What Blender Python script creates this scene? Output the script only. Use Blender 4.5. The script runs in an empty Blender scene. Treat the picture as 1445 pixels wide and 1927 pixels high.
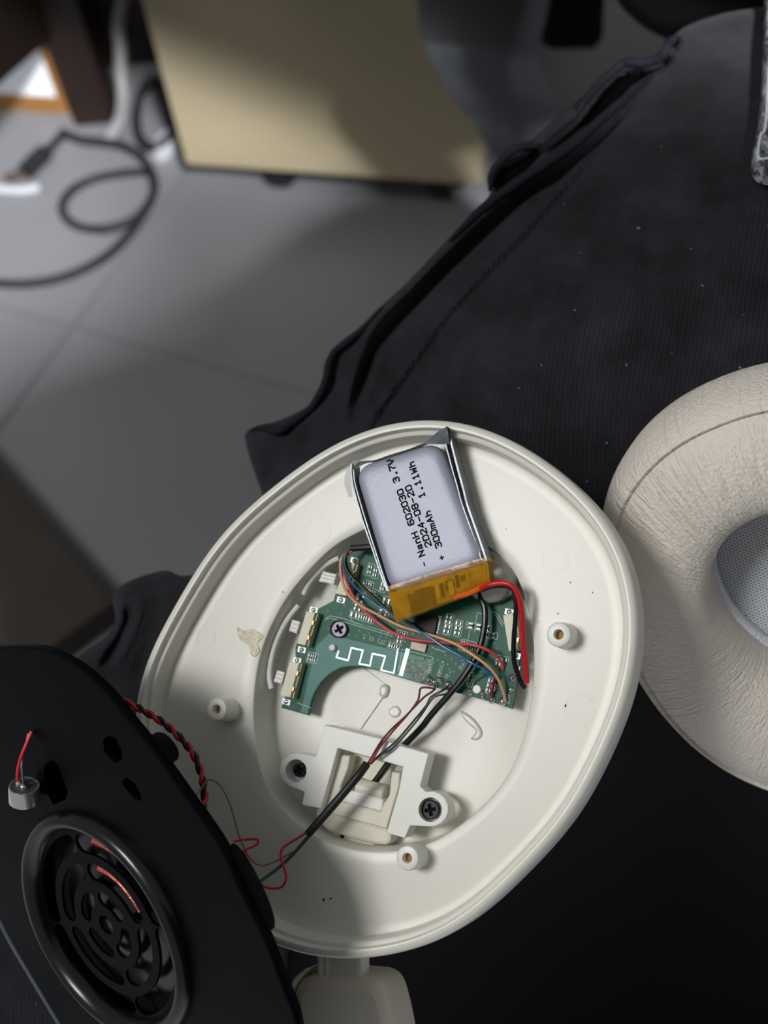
import bpy, bmesh, math, random
import numpy as np
from mathutils import Vector, Matrix
from mathutils.geometry import tessellate_polygon

random.seed(7)
S = bpy.context.scene
COL = S.collection

# ------------------------------------------------------------------ camera
F, CX, CY = 2400.0, 722.5, 963.5            # focal length in pixels of the 1445 x 1927 frame
CAM = np.array([0.0, 0.0, 0.835])           # held about 83 cm above the floor
upc = np.array([-0.086, 0.557, 0.826]); upc /= np.linalg.norm(upc)
xw = np.array([1.0, 0, 0]) - upc * upc[0]; xw /= np.linalg.norm(xw)
yw = np.cross(upc, xw)
MW = np.array([xw, yw, upc])                # camera axes -> world
cam_data = bpy.data.cameras.new('camera')
cam = bpy.data.objects.new('camera', cam_data); COL.objects.link(cam)
m4 = Matrix([[*MW[i], CAM[i]] for i in range(3)] + [[0, 0, 0, 1]])
cam.matrix_world = m4
cam_data.sensor_fit = 'VERTICAL'; cam_data.sensor_height = 36.0
cam_data.lens = F / 1927.0 * 36.0
cam_data.clip_start = 0.005; cam_data.clip_end = 60
cam_data.dof.use_dof = True
cam_data.dof.focus_distance = 0.262
cam_data.dof.aperture_fstop = cam_data.lens / 3.0
S.camera = cam

# ------------------------------------------------------------------ light
world = bpy.data.worlds.new('world'); S.world = world
world.use_nodes = True
world.node_tree.nodes['Background'].inputs[0].default_value = (0.93, 0.97, 1.0, 1)
world.node_tree.nodes['Background'].inputs[1].default_value = 0.20

def ceiling_panel(name, loc, target, size, power, color):
    ld = bpy.data.lights.new(name, 'AREA'); ld.shape = 'SQUARE'; ld.size = size
    ld.energy = power; ld.color = color
    o = bpy.data.objects.new(name, ld); COL.objects.link(o)
    o.location = loc
    o.rotation_euler = (Vector(loc) - Vector(target)).to_track_quat('Z', 'Y').to_euler()
KEY = np.array([-1.25, -0.35, 2.45])
ceiling_panel('ceiling_lamp', KEY, (0, 0.1, 0.6), 0.58, 22, (1.0, 0.985, 0.955))
ceiling_panel('ceiling_lamp', (0.72, -1.6, 2.5), (-0.3, 0.8, 0), 0.18, 215, (0.97, 0.985, 1.0))
S.view_settings.view_transform = 'Standard'
S.view_settings.look = 'None'
S.view_settings.gamma = 1.0
S.view_settings.use_curve_mapping = False
S.view_settings.exposure = 0.25

# ------------------------------------------------------------------ helpers
def cdir(px, py): return np.array([(px - CX) / F, -(py - CY) / F, -1.0])
def at(px, py, dep): return CAM + MW @ (cdir(px, py) * dep)
def on_z(px, py, z):
    r = MW @ cdir(px, py); t = (z - CAM[2]) / r[2]
    return CAM + r * t

class Frame:
    """A real plane in the room: origin, axes; L() gives local metres of a point of the plane raised by h millimetres."""
    def __init__(s, px, py, dep, Ncam):
        s.O = at(px, py, dep)
        N = np.array(Ncam, float); N /= np.linalg.norm(N)
        X = np.array([1.0, 0, 0]) - N * N[0]; X /= np.linalg.norm(X)
        s.Z = MW @ N; s.X = MW @ X; s.Y = np.cross(s.Z, s.X)
        s.M = Matrix([[s.X[i], s.Y[i], s.Z[i], s.O[i]] for i in range(3)] + [[0, 0, 0, 1]])
    def L(s, px, py, h=0.0):
        h *= 1e-3
        r = MW @ cdir(px, py)
        t = ((s.O + s.Z * h - CAM) @ s.Z) / (r @ s.Z)
        p = CAM + r * t - s.O
        return (p @ s.X, p @ s.Y, h)
    def depth(s, px, py, h=0.0):
        r = MW @ cdir(px, py)
        return ((s.O + s.Z * h * 1e-3 - CAM) @ s.Z) / (r @ s.Z)
    def poly(s, pts, h): return [s.L(x, y, h)[:2] for x, y in pts]
    def path(s, pts): return [s.L(*p) for p in pts]

def lin(c):
    out = []
    for v in c:
        v = v / 255.0
        out.append(v / 12.92 if v <= 0.04045 else ((v + 0.055) / 1.055) ** 2.4)
    return (*out, 1.0)

MATS = {}
def mat(name, rgb, rough=0.5, metal=0.0, spec=0.5, var=0.0, vscale=200.0, bump=0.0, bscale=800.0, bdist=0.0002,
        alpha=1.0, coat=0.0, trans=0.0, sheen=0.0, rvar=0.0, sss=0.0):
    m = bpy.data.materials.new(name); m.use_nodes = True; nt = m.node_tree
    b = nt.nodes['Principled BSDF']; c = lin(rgb)
    b.inputs['Base Color'].default_value = c
    b.inputs['Roughness'].default_value = rough; b.inputs['Metallic'].default_value = metal
    b.inputs['Specular IOR Level'].default_value = spec
    b.inputs['Alpha'].default_value = alpha
    b.inputs['Coat Weight'].default_value = coat
    b.inputs['Transmission Weight'].default_value = trans
    b.inputs['Sheen Weight'].default_value = sheen
    if sss:
        b.inputs['Subsurface Weight'].default_value = sss
        b.inputs['Subsurface Radius'].default_value = (0.0015, 0.0014, 0.0011)
        b.inputs['Subsurface Scale'].default_value = 1.0
    tc = nt.nodes.new('ShaderNodeTexCoord')
    if var > 0 or rvar > 0:
        n = nt.nodes.new('ShaderNodeTexNoise'); n.inputs['Scale'].default_value = vscale; n.inputs['Detail'].default_value = 5
        nt.links.new(tc.outputs['Object'], n.inputs['Vector'])
        if var > 0:
            r = nt.nodes.new('ShaderNodeValToRGB')
            r.color_ramp.elements[0].position = 0.3; r.color_ramp.elements[1].position = 0.7
            r.color_ramp.elements[0].color = tuple(max(0, v * (1 - var)) for v in c[:3]) + (1,)
            r.color_ramp.elements[1].color = tuple(min(1, v * (1 + var)) for v in c[:3]) + (1,)
            nt.links.new(n.outputs['Fac'], r.inputs['Fac']); nt.links.new(r.outputs['Color'], b.inputs['Base Color'])
        if rvar > 0:
            mr = nt.nodes.new('ShaderNodeMapRange')
            mr.inputs['To Min'].default_value = max(0.02, rough - rvar); mr.inputs['To Max'].default_value = rough + rvar
            nt.links.new(n.outputs['Fac'], mr.inputs['Value']); nt.links.new(mr.outputs['Result'], b.inputs['Roughness'])
    if bump > 0:
        n2 = nt.nodes.new('ShaderNodeTexNoise'); n2.inputs['Scale'].default_value = bscale; n2.inputs['Detail'].default_value = 3
        nt.links.new(tc.outputs['Object'], n2.inputs['Vector'])
        bp = nt.nodes.new('ShaderNodeBump'); bp.inputs['Strength'].default_value = bump; bp.inputs['Distance'].default_value = bdist
        nt.links.new(n2.outputs['Fac'], bp.inputs['Height']); nt.links.new(bp.outputs['Normal'], b.inputs['Normal'])
    MATS[name] = m
    return m

class MB:
    def __init__(s): s.v = []; s.f = []; s.mi = []; s.flatcap = False
    def add(s, v, f, mi=0):
        o = len(s.v); s.v += [tuple(map(float, p)) for p in v]
        s.f += [tuple(i + o for i in q) for q in f]; s.mi += [mi] * len(f)
        return s
    def loft(s, rings, closed=True, cap0=False, cap1=False, mi=0):
        n = len(rings[0]); v = [p for r in rings for p in r]; f = []
        m = n if closed else n - 1
        for k in range(len(rings) - 1):
            for i in range(m):
                j = (i + 1) % n
                f.append((k * n + i, k * n + j, (k + 1) * n + j, (k + 1) * n + i))
        if cap0: f.append(tuple(reversed(range(n))))
        if cap1: f.append(tuple((len(rings) - 1) * n + i for i in range(n)))
        return s.add(v, f, mi)
    def tube(s, pts, r, n=10, mi=0, cap=True):
        P = [np.array(p, float) for p in pts]
        rr = r if hasattr(r, '__len__') else [r] * len(P)
        T = []
        for i in range(len(P)):
            t = P[min(i + 1, len(P) - 1)] - P[max(i - 1, 0)]
            T.append(t / (np.linalg.norm(t) + 1e-12))
        a = np.array([0, 0, 1.0]) if abs(T[0][2]) < 0.9 else np.array([1.0, 0, 0])
        u = np.cross(T[0], a); u /= np.linalg.norm(u)
        rings = []
        for i in range(len(P)):
            u = u - T[i] * (u @ T[i]); u /= (np.linalg.norm(u) + 1e-12); w = np.cross(T[i], u)
            rings.append([P[i] + rr[i] * (math.cos(2 * math.pi * k / n) * u + math.sin(2 * math.pi * k / n) * w) for k in range(n)])
        return s.loft(rings, True, cap, cap, mi)
    def prism(s, poly, h0, h1, holes=(), bev=0.0, mi=0):
        """outline (metres) from h0 to h1 (mm), outer top edge rounded by bev (mm)"""
        s.flatcap = True
        poly = ccw(poly)
        h0 *= 1e-3; h1 *= 1e-3; b = bev * 1e-3
        n = len(poly)
        if b > 0:
            mid = offset(poly, -b * 0.3); top = offset(poly, -b)
            rings = [[(x, y, h0) for x, y in poly], [(x, y, h1 - b) for x, y in poly],
                     [(x, y, h1 - b * 0.3) for x, y in mid], [(x, y, h1) for x, y in top]]
        else:
            top = poly
            rings = [[(x, y, h0) for x, y in poly], [(x, y, h1) for x, y in poly]]
        s.loft(rings, mi=mi)
        hs = [list(reversed(ccw(h))) for h in holes]
        for h in hs: s.loft([[(x, y, h0) for x, y in h], [(x, y, h1) for x, y in h]], mi=mi)
        for z, outl, flip in ((h1, top, False), (h0, poly, True)):
            loops = [[Vector((x, y, 0)) for x, y in outl]] + [[Vector((x, y, 0)) for x, y in h] for h in hs]
            tri = tessellate_polygon(loops)
            flat = [(p.x, p.y, z) for L in loops for p in L]
            tri2 = []
            for t in tri:
                a, b_, c = (flat[i] for i in t)
                ar = (b_[0] - a[0]) * (c[1] - a[1]) - (b_[1] - a[1]) * (c[0] - a[0])
                if abs(ar) < 1e-16: continue
                q = tuple(t) if ar > 0 else (t[0], t[2], t[1])
                tri2.append(q if not flip else (q[0], q[2], q[1]))
            s.add(flat, tri2, mi)
        return s
    def box(s, c, size, rz=0.0, mi=0):
        cx, cy, cz = c; a, b, h = (v / 2 for v in size)
        co, si = math.cos(rz), math.sin(rz)
        v = []
        for z in (-h, h):
            for x, y in ((-a, -b), (a, -b), (a, b), (-a, b)):
                v.append((cx + x * co - y * si, cy + x * si + y * co, cz + z))
        return s.add(v, [(3, 2, 1, 0), (4, 5, 6, 7), (0, 1, 5, 4), (1, 2, 6, 5), (2, 3, 7, 6), (3, 0, 4, 7)], mi)
    def lathe(s, c, prof, n=32, mi=0, cap0=True, cap1=True):
        rings = [[(c[0] + r * math.cos(2 * math.pi * k / n), c[1] + r * math.sin(2 * math.pi * k / n), z) for k in range(n)] for r, z in prof]
        return s.loft(rings, True, cap0, cap1, mi)
    def build(s, name, mats, parent=None, smooth=35, weld=True, tri_fix=True):
        me = bpy.data.meshes.new(name)
        me.from_pydata(s.v, [], s.f)
        for m in (mats if isinstance(mats, (list, tuple)) else [mats]): me.materials.append(m)
        me.polygons.foreach_set('material_index', s.mi)
        bm = bmesh.new(); bm.from_mesh(me)
        if weld: bmesh.ops.remove_doubles(bm, verts=bm.verts, dist=1e-7)
        bmesh.ops.recalc_face_normals(bm, faces=bm.faces)
        bm.to_mesh(me); bm.free()
        if smooth:
            me.polygons.foreach_set('use_smooth', [True] * len(me.polygons))
            me.set_sharp_from_angle(angle=math.radians(smooth))
            if s.flatcap:
                for p in me.polygons:
                    if abs(p.normal.z) > .9998: p.use_smooth = False
        me.update()
        o = bpy.data.objects.new(name, me); COL.objects.link(o)
        if parent: o.parent = parent
        return o

def ccw(p):
    a = sum(p[i][0] * p[(i + 1) % len(p)][1] - p[(i + 1) % len(p)][0] * p[i][1] for i in range(len(p)))
    return list(p) if a > 0 else list(reversed(p))
def offset(poly, d):
    """positive = outwards for a ccw outline"""
    n = len(poly); out = []
    for i in range(n):
        p0, p1, p2 = (np.array(poly[k % n]) for k in (i - 1, i, i + 1))
        e1 = p1 - p0; e2 = p2 - p1
        e1 = e1 / (np.linalg.norm(e1) + 1e-12); e2 = e2 / (np.linalg.norm(e2) + 1e-12)
        n1 = np.array([e1[1], -e1[0]]); n2 = np.array([e2[1], -e2[0]])
        nn = n1 + n2; L = np.linalg.norm(nn)
        if L < 1e-6: nn = n1; L = 1
        nn = nn / L; k = 1 / max(0.5, nn @ n1)
        out.append(tuple(p1 + nn * d * k))
    return out
def spline(pts, n=8, closed=False):
    P = [np.array(p, float) for p in pts]; N = len(P); out = []
    rng = N if closed else N - 1
    for i in range(rng):
        if closed: p0, p1, p2, p3 = P[(i - 1) % N], P[i], P[(i + 1) % N], P[(i + 2) % N]
        else: p0, p1, p2, p3 = P[max(i - 1, 0)], P[i], P[i + 1], P[min(i + 2, N - 1)]
        for k in range(n):
            t = k / n
            out.append(0.5 * ((2 * p1) + (-p0 + p2) * t + (2 * p0 - 5 * p1 + 4 * p2 - p3) * t * t + (-p0 + 3 * p1 - 3 * p2 + p3) * t ** 3))
    if not closed: out.append(P[-1])
    return [tuple(p) for p in out]
def star(pts, c, n, harm=11):
    """closed outline resampled at n equal angles about c"""
    d = spline(pts, 12, True)
    ang = np.array([math.atan2(p[1] - c[1], p[0] - c[0]) for p in d]); rad = np.array([math.hypot(p[0] - c[0], p[1] - c[1]) for p in d])
    o = np.argsort(ang); ang = ang[o]; rad = rad[o]
    ang = np.concatenate([ang - 2 * math.pi, ang, ang + 2 * math.pi]); rad = np.tile(rad, 3)
    th = -math.pi + 2 * math.pi * np.arange(n) / n
    R_ = np.interp(th, ang, rad); ft = np.fft.rfft(R_); ft[harm:] = 0; R_ = np.fft.irfft(ft, n)
    return [(c[0] + r * math.cos(t), c[1] + r * math.sin(t)) for r, t in zip(R_, th)]
def circle(c, r, n=24, ry=None, rot=0.0):
    ry = ry or r
    out = []
    for k in range(n):
        t = 2 * math.pi * k / n; x, y = r * math.cos(t), ry * math.sin(t)
        out.append((c[0] + x * math.cos(rot) - y * math.sin(rot), c[1] + x * math.sin(rot) + y * math.cos(rot)))
    return out

def tag(o, label, cat, group=None):
    o['label'] = label; o['category'] = cat
    if group: o['group'] = group
    return o
def thing(name, frame_matrix, label, cat, group=None):
    o = bpy.data.objects.new(name, None); COL.objects.link(o); o.empty_display_size = 0.01
    o.matrix_world = frame_matrix
    return tag(o, label, cat, group)
def structure(o): o['kind'] = 'structure'; return o
def lab(o, t): o['label'] = t; return o

# single-stroke lettering, drawn on a 4 x 6 grid
GL = {'N': [[(0, 0), (0, 6), (4, 0), (4, 6)]], 'a': [[(0.5, 3.6), (3, 3.9), (3.6, 3), (3.6, 0)], [(3.6, 2.2), (1, 2), (0.3, 1), (1, 0), (3, 0.2), (3.6, 1)]],
      'n': [[(0.3, 0), (0.3, 4)], [(0.3, 3.2), (1.5, 4), (3, 4), (3.7, 3), (3.7, 0)]], 'H': [[(0, 0), (0, 6)], [(4, 0), (4, 6)], [(0, 3), (4, 3)]],
      '6': [[(3.8, 5.5), (3, 6), (1, 6), (0, 4.8), (0, 1), (1, 0), (3, 0), (4, 1), (4, 2.4), (3, 3.3), (1, 3.3), (0, 2.5)]],
      '0': [[(0, 0.3), (0, 5.7), (3, 6), (4, 5), (4, 1), (3, 0), (0, 0.3)]],
      '2': [[(0, 5), (1, 6), (3, 6), (4, 5), (4, 3.8), (0, 0.6), (0, 0), (4, 0)]],
      '3': [[(0, 5.4), (1, 6), (3, 6), (4, 5), (4, 4), (3, 3.2), (1.5, 3.2)], [(3, 3.2), (4, 2.3), (4, 1), (3, 0), (1, 0), (0, 0.7)]],
      '.': [[(1.6, 0), (2.4, 0), (2.4, 0.7), (1.6, 0.7), (1.6, 0)]], '7': [[(0, 6), (4, 6), (3.4, 4.4), (1.4, 2.2), (1.2, 0)]],
      'V': [[(0, 6), (0.3, 3), (2, 0), (3.7, 3), (4, 6)]], '4': [[(3, 0), (3, 6), (0, 2), (4, 2)]], '-': [[(0.4, 3), (3.6, 3)]],
      '8': [[(1, 3.2), (0, 4), (0, 5), (1, 6), (3, 6), (4, 5), (4, 4), (3, 3.2), (1, 3.2), (0, 2.3), (0, 1), (1, 0), (3, 0), (4, 1), (4, 2.3), (3, 3.2)]],
      '1': [[(0.8, 4.8), (2, 6), (2, 0)], [(0.8, 0), (3.2, 0)]], 'm': [[(0, 0), (0, 4)], [(0, 3.3), (1, 4), (2, 3.3), (2, 0)], [(2, 3.3), (3, 4), (4, 3.3), (4, 0)]],
      'A': [[(0, 0), (2, 6), (4, 0)], [(0.8, 2.2), (3.2, 2.2)]], 'h': [[(0.3, 0), (0.3, 6)], [(0.3, 2.8), (1.5, 3.8), (3, 3.8), (3.7, 3), (3.7, 0)]],
      'W': [[(0, 6), (0.6, 0), (2, 3.6), (3.4, 0), (4, 6)]], '+': [[(2, 1), (2, 5)], [(0, 3), (4, 3)]], 'J': [[(1, 6), (3.4, 6), (3.4, 1.2), (2.6, 0), (1, 0), (0.2, 1)]],
      'R': [[(0, 0), (0, 6), (3, 6), (4, 5), (4, 4), (3, 3), (0, 3)], [(2, 3), (4, 0)]], 'M': [[(0, 0), (0, 6), (2, 2.6), (4, 6), (4, 0)]],
      'I': [[(2, 0), (2, 6)]], 'C': [[(4, 5), (3, 6), (1, 6), (0, 5), (0, 1), (1, 0), (3, 0), (4, 1)]], 'L': [[(0, 6), (0, 0), (4, 0)]], ' ': []}
def ribbon(mb, pts, w, z, closed=False, mi=0, th=0.00002):
    """flat printed line of width w (m) lying at height z (m)"""
    P = [np.array(p[:2], float) for p in pts]
    for i in range(len(P) - 1):
        a, b = P[i], P[i + 1]; t = b - a; L = np.linalg.norm(t)
        if L < 1e-9: continue
        t = t / L; n = np.array([-t[1], t[0]]) * w / 2; a = a - t * w * 0.42; b = b + t * w * 0.42
        v = [(*(a - n), z), (*(b - n), z), (*(b + n), z), (*(a + n), z)]
        mb.add(v, [(0, 1, 2, 3)], mi)
def letters(mb, text, p0, p1, height, z, w, pitch=None, mi=0):
    """baseline starts at p0 and runs towards p1 (local xy, metres); one cell every pitch"""
    p0 = np.array(p0[:2]); p1 = np.array(p1[:2]); d = p1 - p0; L = np.linalg.norm(d); d = d / L; u = np.array([-d[1], d[0]])
    pitch = pitch or L / max(1, len(text) - 1)
    cw = pitch * 0.70
    for i, ch in enumerate(text):
        o = p0 + d * pitch * i
        for st in GL[ch]:
            ribbon(mb, [o + d * (x / 4 * cw) + u * (y / 6 * height) for x, y in st], w, z, mi=mi)

# ------------------------------------------------------------------ materials
def plastic_mat(name, rgb, rough, **k): return mat(name, rgb, rough, var=0.02, vscale=60, bump=0.12, bscale=500, bdist=0.00012, **k)
M_shell = plastic_mat('cream_plastic', (228, 226, 216), 0.32, sss=0.15)
M_post = plastic_mat('white_nylon', (238, 237, 230), 0.35, sss=0.2)
M_brk = plastic_mat('white_plastic', (236, 236, 230), 0.3, sss=0.15)
M_hinge = plastic_mat('ivory_plastic', (228, 223, 206), 0.42, sss=0.15)
M_ochre = mat('ochre_hole', (150, 116, 44), 0.6)
M_brass = mat('brass', (190, 150, 60), 0.35, 0.9)
M_black = mat('black_plastic', (5, 7, 9), 0.36, spec=0.06, var=0.15, vscale=90, bump=0.06, bscale=300)
M_blackg = mat('black_gloss', (12, 13, 15), 0.24, spec=0.5)
M_screw = mat('black_steel', (9, 9, 11), 0.3, 0.0, spec=0.25)
M_screwl = mat('grey_steel', (120, 116, 132), 0.45, 0.6, var=0.3, vscale=3000)
M_pcb = mat('solder_mask', (20, 92, 70), 0.4, spec=0.2, var=0.22, vscale=120, bump=0.05, bscale=900)
M_pcbl = mat('solder_mask_light', (56, 124, 116), 0.38, spec=0.3, var=0.15, vscale=200)
M_pcbedge = mat('board_edge', (90, 120, 90), 0.6)
M_silk = mat('white_print', (178, 206, 196), 0.55)
M_sol = mat('solder', (205, 205, 205), 0.22, 0.95, bump=0.5, bscale=2500, bdist=0.0003)
M_pad = mat('tinned_pad', (205, 208, 206), 0.42, 0.35)
M_chip = mat('chip_black', (36, 26, 25), 0.45, spec=0.2, var=0.2, vscale=400)
M_comp = mat('component_grey', (70, 58, 52), 0.5)
M_switch = mat('switch_ivory', (222, 222, 196), 0.45, var=0.05, vscale=300)
M_swside = mat('switch_frame', (184, 182, 148), 0.45, 0.0)
M_copper = mat('copper_lug', (190, 150, 90), 0.3, 0.9)
M_via = mat('via_dark', (14, 50, 42), 0.4)
M_crys = mat('crystal_can', (188, 168, 154), 0.45, 0.1, var=0.2, vscale=700)
M_pouch = mat('foil_pouch', (172, 174, 190), 0.5, 0.3, bump=0.35, bscale=1500, bdist=0.00015, var=0.03, vscale=90)
M_foil = mat('foil_edge', (128, 132, 138), 0.38, 0.6, bump=0.4, bscale=400, bdist=0.0003, var=0.25, vscale=300)
M_ink = mat('black_ink', (14, 13, 20), 0.7, spec=0.1)
M_tape = mat('amber_tape', (222, 160, 4), 0.16, spec=0.5, alpha=0.34, coat=0.1, bump=0.5, bscale=420, bdist=0.0006, var=0.2, vscale=500)
M_tapeb = mat('amber_under', (200, 150, 24), 0.4, var=0.35, vscale=350)
M_tapec = mat('amber_dark', (84, 50, 8), 0.4, var=0.3, vscale=600)
M_tapey = mat('amber_light', (235, 195, 60), 0.3, 0.4)
M_red = mat('red_insulation', (205, 30, 42), 0.33, var=0.08, vscale=400)
M_redd = mat('dark_red_insulation', (140, 28, 40), 0.4)
M_redl = mat('rose_insulation', (214, 82, 84), 0.35)
M_peach = mat('peach_insulation', (226, 165, 122), 0.4)
M_blue = mat('blue_insulation', (22, 104, 158), 0.28)
M_grn = mat('olive_insulation', (84, 104, 52), 0.3)
M_grnd = mat('dark_green_insulation', (24, 42, 40), 0.4)
M_teal = mat('teal_insulation', (34, 62, 68), 0.5)
M_brown = mat('brown_insulation', (84, 58, 50), 0.5)
M_brownl = mat('tan_insulation', (150, 112, 92), 0.5)
M_wireb = mat('black_insulation', (16, 17, 20), 0.35)
M_sleeve = mat('black_sleeve', (19, 20, 23), 0.5, bump=0.2, bscale=900)
M_orange = mat('orange_insulation', (235, 100, 20), 0.4)
M_glue = mat('dried_glue', (206, 198, 168), 0.35, var=0.08, vscale=500, bump=0.5, bscale=700, bdist=0.0004)
M_gluec = mat('clear_glue', (220, 219, 210), 0.25, var=0.05, vscale=500)
M_steel = mat('polished_steel', (176, 174, 166), 0.3, 0.8)
M_lint = mat('lint', (150, 155, 170), 0.8)
M_dirt = mat('black_speck', (40, 38, 36), 0.8)

# ------------------------------------------------------------------ frames
CUP = Frame(735, 1295, 0.260, (-0.358, 0.148, 0.925))
def plate_frame(deg, dep):
    r = cdir(200, 1750); v = -r / np.linalg.norm(r)
    e1 = np.array([.835, .55, 0]); e1 = e1 - v * (e1 @ v); e1 /= np.linalg.norm(e1); th = math.radians(deg)
    return Frame(200, 1750, dep, -e1 * math.sin(th) + v * math.cos(th))
PLT = plate_frame(61, 0.268)
CUS = Frame(1545, 1085, 0.262, (-.28, -.43, .86))

# ------------------------------------------------------------------ floor and far furniture
M_floor = mat('grey_floor_tile', (124, 124, 128), 0.35, var=0.08, vscale=2.2, bump=0.02, bscale=40)
M_grout = mat('floor_grout', (118, 118, 121), 0.8)
M_beige = mat('beige_board', (166, 153, 126), 0.5, var=0.05, vscale=3.0)
M_desk = mat('dark_brown_board', (34, 20, 14), 0.5, var=0.25, vscale=6)
M_deskedge = mat('brown_edge', (120, 84, 48), 0.5, var=0.15, vscale=8)
M_white = mat('white_board', (236, 240, 248), 0.4)
M_wood = mat('orange_brown_wood', (140, 98, 50), 0.5, var=0.15, vscale=10)
M_chair = mat('grey_black_plastic', (74, 77, 82), 0.5, var=0.08, vscale=15)
M_cableb = mat('black_cable', (34, 34, 36), 0.45)
M_cablew = mat('white_cable', (150, 146, 148), 0.5)
M_bench = mat('brown_bench_board', (46, 37, 30), 0.55, var=0.15, vscale=12)
M_plugw = mat('pale_plastic', (190, 190, 196), 0.45)

mb = MB().box((0.3, 0.9, -0.03), (7.2, 7.2, 0.054))
floor = structure(mb.build('floor', M_grout, smooth=0))
tile_me = None
p_ref = on_z(300, 660, 0.0); q_ref = on_z(600, 745, 0.0)
ang = math.atan2(q_ref[1] - p_ref[1], q_ref[0] - p_ref[0])
for i in range(-6, 6):
    for j in range(-6, 6):
        if tile_me is None:
            b = MB().prism([(-.2991, -.2991), (.2991, -.2991), (.2991, .2991), (-.2991, .2991)], -3, 0, bev=0.4)
            o = b.build('floor_tile', M_floor, floor, smooth=0); tile_me = o.data
        else:
            o = bpy.data.objects.new('floor_tile', tile_me); COL.objects.link(o); o.parent = floor
        lx, ly = (i + 0.35) * 0.6, (j + 0.5) * 0.6
        o.location = (p_ref[0] + lx * math.cos(ang) - ly * math.sin(ang), p_ref[1] + lx * math.sin(ang) + ly * math.cos(ang), 0)
        o.rotation_euler = (0, 0, ang)

M_wall = mat('plain_wall', (196, 196, 192), 0.8, var=0.03, vscale=3)
b = MB().box((0.3, 4.45, 1.3), (7.2, 0.1, 2.6)); structure(b.build('wall_back', M_wall, smooth=0))
def zmat(p, ang=0.0): return Matrix.Translation(Vector(p)) @ Matrix.Rotation(ang, 4, 'Z')

# beige cabinet on castors
A = on_z(350, 313, 0.055); B = on_z(906, 352, 0.055)
ca = math.atan2(B[1] - A[1], B[0] - A[0]); cw = float(np.linalg.norm(B - A))
cab = thing('cabinet', zmat((A[0], A[1], 0), ca), 'pale beige drawer cabinet on black castors standing on the grey floor', 'cabinet')
b = MB(); b.box((cw / 2, 0.012, 0.055 + 0.26), (cw, 0.018, 0.52)); b.build('front_panel', M_beige, cab, smooth=0)
b = MB()
b.box((0.008, 0.25, 0.315), (0.016, 0.456, 0.50)); b.box((cw - 0.008, 0.25, 0.315), (0.016, 0.456, 0.50))
b.box((cw / 2, 0.25, 0.063), (cw - 0.033, 0.456, 0.016)); b.box((cw / 2, 0.25, 0.567), (cw - 0.033, 0.456, 0.016)); b.box((cw / 2, 0.47, 0.315), (cw - 0.033, 0.016, 0.488))
b.build('carcass', M_beige, cab, smooth=0)
M_rub = mat('castor_rubber', (18, 18, 19), 0.6)
for x in (0.075, cw - 0.045):
    for y in (0.05, 0.42):
        b = MB()
        pr = [(0.0, -0.011), (0.022, -0.011), (0.025, -0.007), (0.025, 0.007), (0.022, 0.011), (0.0, 0.011)]
        n = 20
        rings = [[(x + z, y + r * math.cos(2 * math.pi * k / n), 0.0255 + r * math.sin(2 * math.pi * k / n)) for k in range(n)] for r, z in [(max(r, 1e-4), z) for r, z in pr]]
        b.loft(rings, cap0=True, cap1=True)
        b.box((x, y, 0.053), (0.036, 0.036, 0.004)); b.box((x, y + 0.012, 0.04), (0.026, 0.01, 0.03))
        b.build('castor', M_rub, cab)

# dark desk: leg, crossbar, a dark panel painting under-desk shade, and the top that shades the cabinet
dp = on_z(142, 238, 0.0); dq = on_z(216, 232, 0.0)
da = math.atan2(dq[1] - dp[1], dq[0] - dp[0]); dw = float(np.linalg.norm(dq - dp))
deskM = zmat((dp[0], dp[1], 0), da)
desk = thing('desk', deskM, 'dark brown desk, its square leg standing left of the beige cabinet', 'desk')
inv = deskM.inverted()
b = MB(); b.box((dw / 2, 0.02, 0.35), (dw, 0.04, 0.70)); b.build('leg', M_desk, desk, smooth=0)
c0 = inv @ Vector(on_z(88, 34, 0.10)); c1 = inv @ Vector(on_z(-70, 160, 0.22))
dz = 0.30
t = (c1 - c0); t2 = Vector((t.x, t.y, 0)).normalized(); nn = Vector((-t2.y, t2.x, 0)) * 0.012
c1 = c1 + t * 0.35; c0 = c0 + Vector((0, -.03, 0)); c1 = c1 + Vector((0, -.03, 0))
ring0 = [c0 - nn, c0 + nn, c0 + nn + Vector((0, 0, dz)), c0 - nn + Vector((0, 0, dz))]
ring1 = [c1 - nn, c1 + nn, c1 + nn + Vector((0, 0, dz)), c1 - nn + Vector((0, 0, dz))]
b = MB(); b.loft([ring0, ring1], cap0=True, cap1=True); b.build('crossbar', M_desk, desk, smooth=0)
b = MB(); g0_ = inv @ Vector((-0.338, 1.19, 0)); b.box((g0_.x, g0_.y - .052, 0.36), (0.105, 0.02, 0.68)); b.build('underdesk_shade_panel', M_desk, desk, smooth=0)  # dark panel stands in for the shadow under the desk
for x, y in ((0.92, 1.46), (0.92, 0.30)):
    q = inv @ Vector((x, y, 0)); b = MB(); b.box((q.x, q.y, 0.35), (dw, 0.04, 0.70)); b.build('leg', M_desk, desk, smooth=0)
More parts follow.
